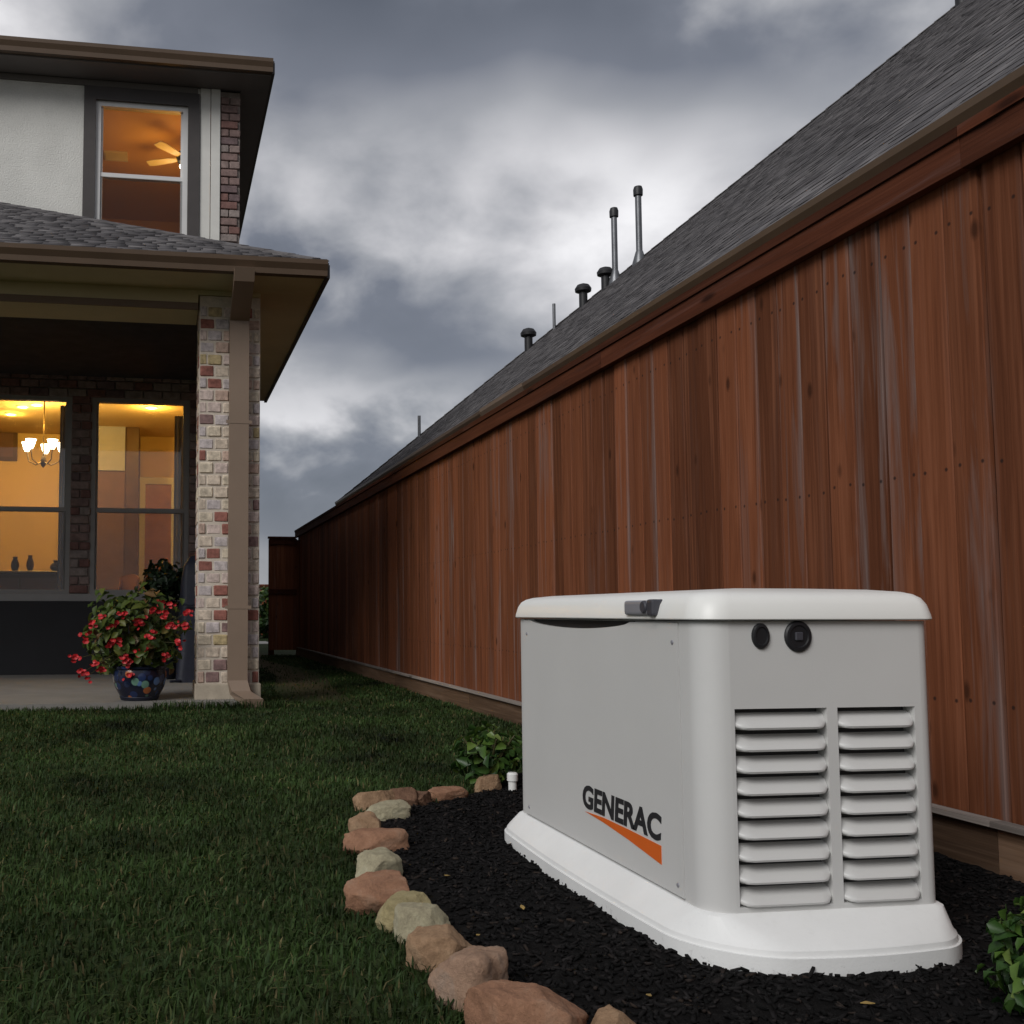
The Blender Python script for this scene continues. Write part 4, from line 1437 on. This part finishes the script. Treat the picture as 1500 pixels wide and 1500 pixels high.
# --- main roof eave
EX1, EY0, EZ = 1.215, 11.17, 6.975
mr = MB()
run = 4.2
mr.loft([[(-9.6, EY0, EZ - 0.03), (EX1, EY0, EZ - 0.03), (EX1, 22.5, EZ - 0.03), (-9.6, 22.5, EZ - 0.03)],
         [(-9.6, EY0, EZ), (EX1, EY0, EZ), (EX1, 22.5, EZ), (-9.6, 22.5, EZ)],
         [(-9.6 + run, EY0 + run, EZ + 0.5 * run), (EX1 - run, EY0 + run, EZ + 0.5 * run), (EX1 - run, 22.5 - run, EZ + 0.5 * run), (-9.6 + run, 22.5 - run, EZ + 0.5 * run)]])
mr.build('main_roof', M['roof_base'], house)
gutter('gutter', (-9.6, EY0 + 0.03), (EX1 - 0.02, EY0 + 0.03), (0, -1), 6.825, 6.965, M['gutter'], house)
t_ = MB(); t_.box(EX1 - 0.03, EX1 + 0.003, EY0 - 0.02, 22.4, 6.815, 6.943); t_.build('rake_fascia', M['dark_frame'], house)
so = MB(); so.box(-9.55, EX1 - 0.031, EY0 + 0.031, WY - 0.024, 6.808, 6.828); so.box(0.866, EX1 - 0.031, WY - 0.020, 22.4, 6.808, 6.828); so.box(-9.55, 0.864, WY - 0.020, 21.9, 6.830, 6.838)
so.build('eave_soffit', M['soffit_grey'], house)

# --- rooms behind the glass
rm = MB()
rm.box(-6.0, 0.68, 16.4, 16.5, 0.0, 3.6)
rm.box(-6.1, -6.0, WY + 0.21, 16.4, 0.0, 3.6)
rm.box(0.60, 0.695, WY + 0.21, 16.4, 0.0, 3.6)
rm.build('room_wall', M['room'], house)
rm = MB(); rm.box(-6.0, 0.60, WY + 0.21, 16.4, 3.52, 3.6); rm.build('room_ceiling', M['room_ceiling'], house)
rm = MB(); rm.box(-6.0, 0.60, WY + 0.21, 16.4, 0.0, 0.06); rm.build('room_floor', M['room_floor'], house)
rm = MB()
rm.box(-4.0, 0.68, 15.4, 15.5, 3.9, 6.78)
rm.box(-4.1, -4.0, WY + 0.19, 15.4, 3.9, 6.78)
rm.box(0.60, 0.695, WY + 0.19, 15.4, 3.9, 6.78)
rm.build('upper_room_wall', M['room_up'], house)
rm = MB(); rm.box(-4.0, 0.60, WY + 0.19, 15.4, 6.66, 6.75)
rm.build('upper_room_ceiling', M['room_up'], house)
rm = MB(); rm.box(-4.0, 0.60, WY + 0.19, 15.4, 3.86, 3.96); rm.build('upper_room_floor', M['room_floor'], house)


def lamp(name, loc, watts, color, radius, parent=None):
    ld2 = bpy.data.lights.new(name, 'POINT')
    ld2.energy = watts
    ld2.color = color
    ld2.shadow_soft_size = radius
    o = bpy.data.objects.new(name, ld2)
    col.objects.link(o)
    o.location = loc
    if parent is not None:
        o.parent = parent
        o.location = Vector(loc) - Vector(parent.location)
    return o


WARM = (1.0, 0.555, 0.095)
# chandelier
cp = at(64, 645, 1, 13.6)
ch = tag(empty('chandelier', (cp.x, cp.y, 3.52)), 'lit chandelier with glass shades hanging behind the porch window', 'chandelier')
c_ = MB(); c_.lathe((cp.x, cp.y, 3.47), [(0.06, 0.05), (0.06, 0.02), (0.02, 0.0), (0.004, -0.01)], 16); c_.tube([(cp.x, cp.y, 3.48), (cp.x, cp.y, cp.z - 0.25)], 0.010, 8)
c_.lathe((cp.x, cp.y, cp.z - 0.30), [(0.004, -0.06), (0.03, -0.03), (0.04, 0.02), (0.02, 0.09)], 14); c_.build('stem', M['brass'], ch, smooth=True)
for k in range(5):
    a = 2 * pi * k / 5 + 0.3
    dv = Vector((cos(a), sin(a), 0))
    c0 = Vector((cp.x, cp.y, cp.z - 0.27))
    arm = MB(); arm.tube([c0, c0 + dv * 0.10 + Vector((0, 0, -0.05)), c0 + dv * 0.2 + Vector((0, 0, 0.0)), c0 + dv * 0.23 + Vector((0, 0, 0.13))], 0.008, 8); ar = arm.build('arm', M['brass'], ch, smooth=True)
    sh = MB(); sh.lathe(tuple(c0 + dv * 0.23 + Vector((0, 0, 0.13))), [(0.025, 0), (0.045, 0.04), (0.058, 0.09), (0.07, 0.12), (0.06, 0.12), (0.03, 0.02)], 14); sh.build('shade', M['bulb'], ar, smooth=True)
lamp('chandelier_light', (cp.x, cp.y, cp.z + 0.22), 62, WARM, 0.12, ch)
# recessed ceiling downlights
for (px, py) in ((16, 606), (33, 595), (54, 592)):
    p = at(px, py, 2, 3.52)
    d_ = tag(empty('downlight', (p.x, p.y, 3.5)), 'small round lit downlight in the room ceiling behind the porch window', 'downlight', 'recessed ceiling lights')
    r_ = MB(); r_.lathe((p.x, p.y, 3.505), [(0.085, 0.014), (0.085, 0.0), (0.06, 0.0), (0.055, 0.01)], 18); r_.build('trim_ring', M['white_trim'], d_)
    r_ = MB(); r_.lathe((p.x, p.y, 3.502), [(0.058, 0.006), (0.058, 0.0), (0.002, -0.001)], 18); r_.build('lens', M['can'], d_)
    lamp('downlight_light', (p.x, p.y, 3.42), 10, WARM, 0.06, d_)
# further light in the deep part of the room
for q_ in ((-3.6, 14.2), (-0.15, 14.0)):
    d_ = tag(empty('downlight', (q_[0], q_[1], 3.5)), 'small round lit downlight in the room ceiling behind the porch window', 'downlight', 'recessed ceiling lights')
    r_ = MB(); r_.lathe((q_[0], q_[1], 3.505), [(0.085, 0.014), (0.085, 0.0), (0.06, 0.0), (0.055, 0.01)], 18); r_.build('trim_ring', M['white_trim'], d_)
    r_ = MB(); r_.lathe((q_[0], q_[1], 3.502), [(0.058, 0.006), (0.058, 0.0), (0.002, -0.001)], 18); r_.build('lens', M['can'], d_)
    lamp('downlight_light', (q_[0], q_[1], 3.40), 26, WARM, 0.06, d_)

# framed picture on the back wall
p0 = at(-22, 628, 1, 16.36); p1 = at(25, 675, 1, 16.36)
pf_ = tag(empty('framed_picture', (p0.x, 16.39, p1.z)), 'framed picture on the golden wall behind the left porch window', 'picture')
t_ = MB()
for (a, b_, c0, d0) in ((p0.x, p1.x, p0.z - 0.06, p0.z), (p0.x, p1.x, p1.z, p1.z + 0.06), (p0.x, p0.x + 0.06, p1.z + 0.06, p0.z - 0.06), (p1.x - 0.06, p1.x, p1.z + 0.06, p0.z - 0.06)):
    t_.box(a, b_, 16.35, 16.399, c0, d0)
t_.build('frame', M['wood_dark'], pf_)
t_ = MB(); t_.box(p0.x + 0.058, p1.x - 0.058, 16.372, 16.396, p1.z + 0.058, p0.z - 0.058); t_.build('canvas', M['panel_rose'], pf_)

# tall cabinet with a pale panel painted as sky reflection, seen through the right porch window
ca, cb_ = at(141, 600, 1, 15.6), at(203, 740, 1, 15.6)
cab = tag(empty('tall_cabinet', (ca.x, 15.9, 0.06)), 'tall brown cabinet with a pale panel painted as sky reflection, behind the right porch window', 'cabinet')
t_ = MB(); t_.box(ca.x, cb_.x, 15.6, 16.38, 0.062, ca.z); t_.build('carcass', M['panel_rose'], cab)
pd1 = at(183, 690, 1, 15.6)
t_ = MB(); t_.box(ca.x + 0.03, pd1.x, 15.57, 15.598, pd1.z, ca.z - 0.06); t_.build('sky_reflection_panel', M['panel_pale'], cab)
t_ = MB(); t_.box(ca.x + 0.03, pd1.x, 15.575, 15.598, 0.15, pd1.z - 0.03); t_.build('lower_door', M['panel_rose'], cab)
t_ = MB(); t_.box(pd1.x + 0.02, cb_.x - 0.01, 15.57, 15.598, 0.15, ca.z - 0.06); t_.build('side_door', M['wood_dark'], cab)
# pale curtain at the right jamb of the same window
cu_ = MB()
pa, pb = at(256, 600, 1, 12.4), at(269, 600, 1, 12.4)
lp_ = []
nxx = 17
line = [(pa.x + (pb.x + 0.1 - pa.x) * k / (nxx - 1), 12.4 + 0.022 * math.sin(k * 1.6)) for k in range(nxx)]
cu_.loft([[(x, y, 0.5) for x, y in line] + [(x, y + 0.006, 0.5) for x, y in reversed(line)], [(x, y, 3.1) for x, y in line] + [(x, y + 0.006, 3.1) for x, y in reversed(line)]])
tag(cu_.build('curtain', M['panel_pale'], smooth=True), 'narrow pale curtain hanging at the edge of the right porch window', 'curtain')


# white doorway on the back wall, between the cabinet and the window edge
da, db = at(214, 640, 1, 16.35), at(252, 640, 1, 16.35)
dw = tag(empty('inner_doorway', ((da.x + db.x) / 2, 16.38, 0.06)), 'panelled inner door in the golden room behind the right porch window', 'door')
t_ = MB(); t_.box(da.x, db.x, 16.355, 16.399, 0.062, 2.75); t_.build('door_leaf', M['wood_orange'], dw)
for (a_, b2, c0, d0) in ((da.x - .1, da.x, 0.062, 2.86), (db.x, db.x + .1, 0.062, 2.86), (da.x, db.x, 2.752, 2.86)):
    t_ = MB(); t_.box(a_, b2, 16.33, 16.3995, c0, d0); t_.build('casing', M['white_trim'], dw)
t_ = MB(); t_.lathe((db.x - .07, 16.354, 1.05), [(.028, 0), (.028, -.01), (.012, -.02), (.012, -.04), (.03, -.05), (.03, -.07), (.004, -.085)], 14, 0, (0, 1, 0)); t_.build('knob', M['brass'], dw, smooth=True)
# pale curtains inside the left porch window
cu2 = MB()
line = [(-1.16 + 0.008 * k, 11.98 + 0.018 * math.sin(k * 1.4)) for k in range(15)]
cu2.loft([[(x, y, 0.95) for x, y in line] + [(x, y + 0.006, 0.95) for x, y in reversed(line)], [(x, y, 3.1) for x, y in line] + [(x, y + 0.006, 3.1) for x, y in reversed(line)]])
tag(cu2.build('curtain', M['panel_pale'], smooth=True), 'narrow pale curtain hanging at the edge of the left porch window', 'curtain')


def dining_chair(x, y, rot, label, mat):
    root = tag(empty('dining_chair', (x, y, 0.06)), label, 'chair', 'chairs in the lit dining room')
    root.rotation_euler = (0, 0, rot)

    def part(name, mb_):
        o = link(name, mb_.mesh(name, mat, smooth=True), root)
        o.location = (0, 0, 0)
    m_ = MB(); m_.loft([rrect(-.22, .22, -.22, .22, (.04,) * 4, z, 4, i_) for z, i_ in ((.43, .01), (.44, 0), (.47, 0), (.48, .012))]); part('seat', m_)
    for sx in (-1, 1):
        m_ = MB(); m_.tube([(sx * .19, -.19, 0), (sx * .19, -.19, .44)], [.016, .022], 8); part('leg', m_)
        m_ = MB(); m_.tube([(sx * .20, .24, 0), (sx * .19, .20, .45), (sx * .19, .23, .8), (sx * .17, .30, 1.08)], [.016, .022, .02, .016], 8); part('leg', m_)
    m_ = MB(); m_.loft([[(x_, .285 + .04 * (1 - (x_ / .2) ** 2) + dy_, z + .05 * (1 - (x_ / .2) ** 2) * (z > 1)) for x_, dy_ in [(-.2, 0), (-.1, 0), (0, 0), (.1, 0), (.2, 0), (.2, .02), (.1, .02), (0, .02), (-.1, .02), (-.2, .02)]] for z in (.92, 1.10)]); part('crest_rail', m_)
    for k in range(4):
        m_ = MB(); m_.tube([(-.12 + .08 * k, .215, .47), (-.12 + .08 * k, .31, .95)], .011, 6); part('spindle', m_)
    return root


sb_ = tag(empty('sideboard', (-1.9, 12.45, 0.06)), 'dark wooden sideboard standing inside below the left porch window', 'sideboard')
m_ = MB(); m_.loft([rrect(-2.75, -1.04, 12.25, 12.68, (.02,) * 4, z, 3, i_) for z, i_ in ((1.16, .01), (1.17, 0), (1.20, 0), (1.205, .01))]); m_.build('top', M['wood_dark'], sb_)
m_ = MB(); m_.box(-2.72, -1.07, 12.28, 12.66, 0.16, 1.16); m_.build('carcass', M['wood_dark'], sb_)
for sx in (-2.66, -1.13):
    for sy in (12.33, 12.61):
        m_ = MB(); m_.tube([(sx, sy, .062), (sx, sy, .162)], [.022, .03], 8); m_.build('leg', M['wood_dark'], sb_)
for i in range(3):
    m_ = MB(); m_.box(-2.69 + i * .545, -2.17 + i * .545, 12.262, 12.279, 0.2, 1.12); m_.build('door', M['panel_rose'], sb_)
for (px, hh_, rr_, lab) in ((22, .17, .05, 'small round dark jar on the sideboard, beside the picture'), (44, .19, .045, 'slim dark vase on the sideboard, under the chandelier'), (84, .13, .09, 'wide dark bowl on the sideboard, next to the brick pier')):
    q_ = at(px, 830, 1, 12.45)
    m_ = MB(); m_.lathe((q_.x, 12.45, 1.206), [(rr_ * .6, 0), (rr_, hh_ * .35), (rr_ * .9, hh_ * .6), (rr_ * .5, hh_ * .85), (rr_ * .6, hh_), (rr_ * .5, hh_), (rr_ * .4, hh_ * .8)], 18)
    tag(m_.build('vase', M['wood_dark'], smooth=True), lab, 'vase', 'pots on the sideboard')
dining_chair(-0.62, 13.0, -0.9, 'orange-brown wooden chair behind the right porch window', M['wood_orange'])

# upper room: fan with light, vent
fp = at(272, 236, 2, 6.40)
cl = tag(empty('ceiling_fan', (fp.x, fp.y, 6.66)), 'ceiling fan with pale blades seen in the upper window', 'fan')
f_ = MB(); f_.tube([(fp.x, fp.y, 6.66), (fp.x, fp.y, 6.50)], 0.018, 10); f_.lathe((fp.x, fp.y, 6.36), [(0.03, 0), (0.10, 0.02), (0.12, 0.08), (0.10, 0.14), (0.03, 0.16)], 20); f_.build('motor', M['vent'], cl, smooth=True)
f_ = MB(); f_.lathe((fp.x, fp.y, 6.27), [(0.01, 0), (0.06, 0.015), (0.08, 0.06), (0.06, 0.095)], 18); f_.build('light_bowl', M['bulb'], cl, smooth=True)
for k in range(5):
    a = 2 * pi * k / 5 + 1.45
    dv, sv = Vector((cos(a), sin(a), 0)), Vector((-sin(a), cos(a), 0.12))
    c0 = Vector((fp.x, fp.y, 6.43))
    f_ = MB()
    f_.loft([[tuple(c0 + dv * r + sv * (wd_ * s) + Vector((0, 0, h_))) for s, h_ in ((-1, 0), (1, 0), (1, .008), (-1, .008))] for r, wd_ in ((.10, .035), (.2, .05), (.45, .065), (.52, .055))])
    f_.build('blade', M['white_trim'], cl)
lamp('fan_light', (fp.x - 0.1, fp.y, 5.95), 17, (1.0, 0.42, 0.03), 0.35, cl)
vp = at(170, 229, 2, 6.65)
vt = MB()
vt.box(vp.x - .15, vp.x + .15, vp.y - .14, vp.y + .14, 6.645, 6.659)
for k in range(8):
    vt.box(vp.x - .13, vp.x + .13, vp.y - .12 + k * .03, vp.y - .105 + k * .03, 6.638, 6.6448)
tag(vt.build('ceiling_vent', M['white_frame']), 'white air vent on the orange ceiling seen in the upper window', 'vent')

# =================================================================== PORCH THINGS
PZ = 0.05
pc_ = Vector((-0.150, 8.10, PZ))
pot = tag(empty('flower_pot', pc_), 'painted ceramic pot full of red flowers on the porch edge', 'flower pot')
pt = MB()
pt.lathe(pc_, [(0.005, 0.0), (0.125, 0.0), (0.135, 0.012), (0.150, 0.03), (0.188, 0.10), (0.205, 0.16), (0.206, 0.205), (0.198, 0.235), (0.216, 0.245), (0.218, 0.262), (0.196, 0.264), (0.190, 0.23), (0.18, 0.22), (0.01, 0.22)], 36)
pt.build('pot', M['glaze'], pot, smooth=True, angle=50)
ft = MB(); ft.lathe(pc_, [(0.132, 0.0), (0.142, 0.004), (0.153, 0.026), (0.151, 0.030)], 32); ft.build('foot_ring', M['navy'], pot, smooth=True)
nfl = 900
cen = np.array([-0.20, 8.10, 0.56])
v = rng.normal(0, 1, (nfl, 3)); v /= np.linalg.norm(v, axis=1, keepdims=True)
lump = np.array([1 + 0.45 * noise.noise(Vector(a) * 2.2 + Vector((3, 1, 7))) for a in v])[:, None]
p = cen + v * (rng.uniform(0.15, 1, (nfl, 1)) ** 0.5) * lump * np.array([0.40, 0.36, 0.34])
p[:, 2] = np.maximum(p[:, 2], 0.27)
leaf_cloud('foliage', p, v + np.array([0, -0.3, 0.5]), 0.085, 0.055, M['leaf_flower'], pot, np.clip(rng.normal(0.5, 0.25, nfl), 0, 1))
stm = MB()
# blossoms: clusters of petals at the places where the photo shows red
BL = [(113, 965), (120, 985), (125, 992), (133, 918), (128, 930), (152, 903), (178, 900), (203, 908), (205, 912), (165, 915), (235, 882), (252, 884), (272, 898), (238, 901), (268, 918), (250, 917), (263, 942),
      (212, 951), (205, 953), (182, 963), (190, 972), (142, 972), (150, 982), (172, 938), (222, 930), (187, 990), (160, 945), (225, 895), (245, 960)]
for k, (px, py) in enumerate(BL):
    yb_ = 8.10 - 0.30 + random.uniform(-0.06, 0.10)
    q_ = at(px, py, 1, yb_)
    bl = MB()
    for j in range(random.randint(5, 8)):
        o3 = Vector((random.gauss(0, .02), random.gauss(0, .014), random.gauss(0, .016)))
        nv = Vector((random.gauss(0, .7), -1, random.gauss(0.2, .6))).normalized()
        u3 = nv.cross(Vector((0, 0, 1))).normalized(); w3 = nv.cross(u3)
        r3 = random.uniform(.015, .026)
        cpt = q_ + o3
        ring = [tuple(cpt + (u3 * cos(2 * pi * i / 6) * r3 + w3 * sin(2 * pi * i / 6) * r3 * .75) + nv * (r3 * .35)) for i in range(6)]
        bl.add([tuple(cpt)] + ring, [(0, 1 + i, 1 + (i + 1) % 6) for i in range(6)])
    bl.build('blossom', M['petal'], pot)
    stm.tube([(pc_.x, pc_.y, PZ + 0.2), (pc_.x * .5 + q_.x * .5, pc_.y * .6 + q_.y * .4, .5 * q_.z + .25), tuple(q_ + Vector((0, .01, 0)))], [.006, .004, .0025], 5)
stm.build('stems', M['stem'], pot)

# cloth-covered grill behind the column
gr = tag(empty('covered_grill', (0.44, 10.3, PZ)), 'tall dark navy covered grill standing on the porch behind the brick column', 'grill cover')
g_ = MB()
ls = []
for z, ins, wob in ((0.0, 0.0, .02), (0.3, 0.015, .018), (0.75, 0.03, .012), (0.98, 0.035, .008), (1.12, 0.06, .006), (1.22, 0.12, .004), (1.25, 0.19, .0)):
    lp0 = rrect(0.165, 0.86, 10.0, 10.6, (.08,) * 4, PZ + z, 6, ins)
    ls.append([(x + wob * math.sin(17 * x + 9 * y + 3 * z), y + wob * math.sin(21 * x + 5 * z), zz_) for x, y, zz_ in lp0])
g_.loft(ls)
g_.build('cover', M['navy'], gr, smooth=True, angle=60)
g_ = MB(); g_.tube([(0.20, 9.98, PZ + 0.02), (0.10, 9.93, PZ + 0.004 + 0.012)], 0.012, 8); g_.tube([(0.20, 9.985, 0.80), (0.52, 9.975, 0.80)], 0.010, 8); g_.build('tie_cord', M['navy'], gr)
# dark potted plant between grill and flower pot
dp = tag(empty('dark_potted_plant', (0.03, 10.6, PZ)), 'dark leafy potted plant in front of the right porch window', 'plant')
d_ = MB(); d_.lathe((0.03, 10.6, PZ), [(0.005, 0), (0.13, 0.0), (0.15, 0.05), (0.19, 0.36), (0.205, 0.38), (0.205, 0.41), (0.18, 0.41), (0.175, 0.37), (0.01, 0.36)], 28); d_.build('pot', M['navy'], dp, smooth=True)
nfl = 420
v = rng.normal(0, 1, (nfl, 3)); v /= np.linalg.norm(v, axis=1, keepdims=True)
p = np.array([0.05, 10.6, 1.02]) + v * (rng.uniform(0.1, 1, (nfl, 1)) ** .6) * np.array([0.27, 0.24, 0.24]) * np.array([1 + .5 * noise.noise(Vector(a) * 2.6) for a in v])[:, None]
leaf_cloud('foliage', p, v + np.array([0, 0, .4]), 0.10, 0.05, M['leaf_dark'], dp)
d_ = MB()
for k in range(7):
    a = k * .9
    d_.tube([(0.03, 10.6, PZ + .36), (0.03 + .05 * cos(a), 10.6 + .05 * sin(a), .75), (0.04 + .16 * cos(a), 10.6 + .16 * sin(a), 1.08)], [.012, .009, .004], 6)
d_.build('stems', M['stem'], dp)

# =================================================================== NEIGHBOUR'S HOUSE
nb = tag(empty('neighbour_house', (9, 8, 0)), 'neighbouring house with a large grey shingle roof rising behind the fence', 'house')
NEX, NEY, NEZ, NS_ = 3.50, 20.0, 2.925, 0.84
NRUN = 8.6
nw = MB(); nw.box(4.0, 20.4, -9.4, 19.5, 0.0, 2.86); nw.build('wall', M['render_wall'], nb)
nr = MB()
Y0 = -10.0
nr.loft([[(NEX, Y0, NEZ - 0.05), (20.9, Y0, NEZ - 0.05), (20.9, NEY, NEZ - 0.05), (NEX, NEY, NEZ - 0.05)],
         [(NEX, Y0, NEZ), (20.9, Y0, NEZ), (20.9, NEY, NEZ), (NEX, NEY, NEZ)],
         [(NEX + NRUN, Y0 + NRUN, NEZ + NS_ * NRUN), (20.9 - NRUN, Y0 + NRUN, NEZ + NS_ * NRUN), (20.9 - NRUN, NEY - NRUN, NEZ + NS_ * NRUN), (NEX + NRUN, NEY - NRUN, NEZ + NS_ * NRUN)]])
nroof = nr.build('roof', M['roof_base'], nb)
shingle_field(nroof, (NEX - 0.015, 0, NEZ + 0.004), (0, 1, 0), (1, 0, NS_), 77, lambda p_: (max(0.6, Y0 + p_), NEY - p_), M['shingle'], M['shingle_j'], 300, seed=5, exp=0.15, tab=0.15,
              rank=lambda c_: (c_ - Vector((0, 0, CAM_H))).length + (100 if c_.y < 3.3 else 0))
# hip caps along the far hip
hp = MB()
k = 0.0
while k < NRUN - 0.2:
    a = Vector((NEX + k, NEY - k, NEZ + NS_ * k + 0.030)); b_ = Vector((NEX + k + .17, NEY - k - .17, NEZ + NS_ * (k + .17) + 0.020))
    side = Vector((1, 1, 0)).normalized() * 0.12
    dn = Vector((0, 0, -0.055)); th = Vector((0, 0, 0.014))
    hp.loft([[tuple(p_) for p_ in (q_ - side + dn, q_, q_ + side + dn, q_ + side + dn + th, q_ + th, q_ - side + dn + th)] for q_ in (a, b_)])
    k += 0.145
hp.build('hip_cap', M['shingle'], nroof)
# gutters in lengths, the middle one paler to paint the light it catches
gutter('gutter', (NEX + 0.02, Y0), (NEX + 0.02, 9.30), (-1, 0), NEZ - 0.125, NEZ - 0.005, M['gutter'], nb)
gutter('gutter', (NEX + 0.02, 9.31), (NEX + 0.02, 10.62), (-1, 0), NEZ - 0.120, NEZ + 0.004, M['downspout'], nb)
gutter('gutter', (NEX + 0.02, 10.63), (NEX + 0.02, NEY), (-1, 0), NEZ - 0.125, NEZ - 0.010, M['gutter'], nb)
ns_ = MB(); ns_.box(NEX + 0.03, 4.0, Y0 + .1, NEY - .1, NEZ - 0.14, NEZ - 0.115); ns_.build('eave_soffit', M['soffit_grey'], nb)


def hip_point(px):
    """point of the far hip seen at this photo column"""
    lo, hi = 0.0, NRUN
    for _ in range(40):
        mid_ = (lo + hi) / 2
        p_ = Vector((NEX + mid_, NEY - mid_, NEZ + NS_ * mid_)) - Vector((0, 0, CAM_H))
        x_ = CX + F_PX * p_.dot(_right) / p_.dot(_fwd)
        if x_ < px:
            lo = mid_
        else:
            hi = mid_
    return lo


def on_roof(px, back=0.35):
    """roof point a little below the hip, seen near photo column px"""
    k_ = hip_point(px)
    x_, y_ = NEX + k_, NEY - k_ - back
    return Vector((x_, y_, NEZ + NS_ * k_))


for (px, dia, hgt, kind) in ((610, .06, .42, 'p'), (768, .20, .40, 'v'), (805, .055, .46, 'p'), (847, .20, .40, 'v'), (879, .20, .36, 'v'), (893, .10, 1.10, 't'), (928, .105, 1.12, 't'), (1392, .24, .34, 'v')):
    r0 = on_roof(px, 0.22)
    base_ = r0 - Vector((0, 0, 0.12))
    v_ = MB()
    rad = dia / 2
    if kind == 'v':
        v_.tube([base_, r0 + Vector((0, 0, hgt * .62))], rad * .72, 14)
        v_.lathe(r0 + Vector((0, 0, hgt * .58)), [(rad * .7, 0), (rad * 1.35, .03), (rad * 1.4, .08), (rad * 1.0, .14), (rad * .2, .17)], 18)
        v_.build('roof_vent', M['vent'], nroof, smooth=True)
    elif kind == 't':
        v_.lathe(r0 - Vector((0, 0, .06)), [(rad * 2.3, -.1), (rad * 2.2, .04), (rad * 1.2, .22), (rad * 1.05, .24)], 18)
        v_.tube([base_, r0 + Vector((0, 0, hgt))], rad, 14)
        fl = v_.build('flue_pipe', M['galv'], nroof, smooth=True)
    else:
        v_.tube([base_, r0 + Vector((0, 0, hgt))], rad, 12)
        v_.build('vent_pipe', M['galv'], nroof, smooth=True)
    if kind == 't':
        v_ = MB(); v_.lathe(r0 + Vector((0, 0, hgt)), [(rad * .9, -.02), (rad * 1.45, 0.0), (rad * 1.5, .10), (rad * 1.2, .15), (rad * .2, .17)], 18); v_.build('flue_cap', M['vent'], nroof, smooth=True)
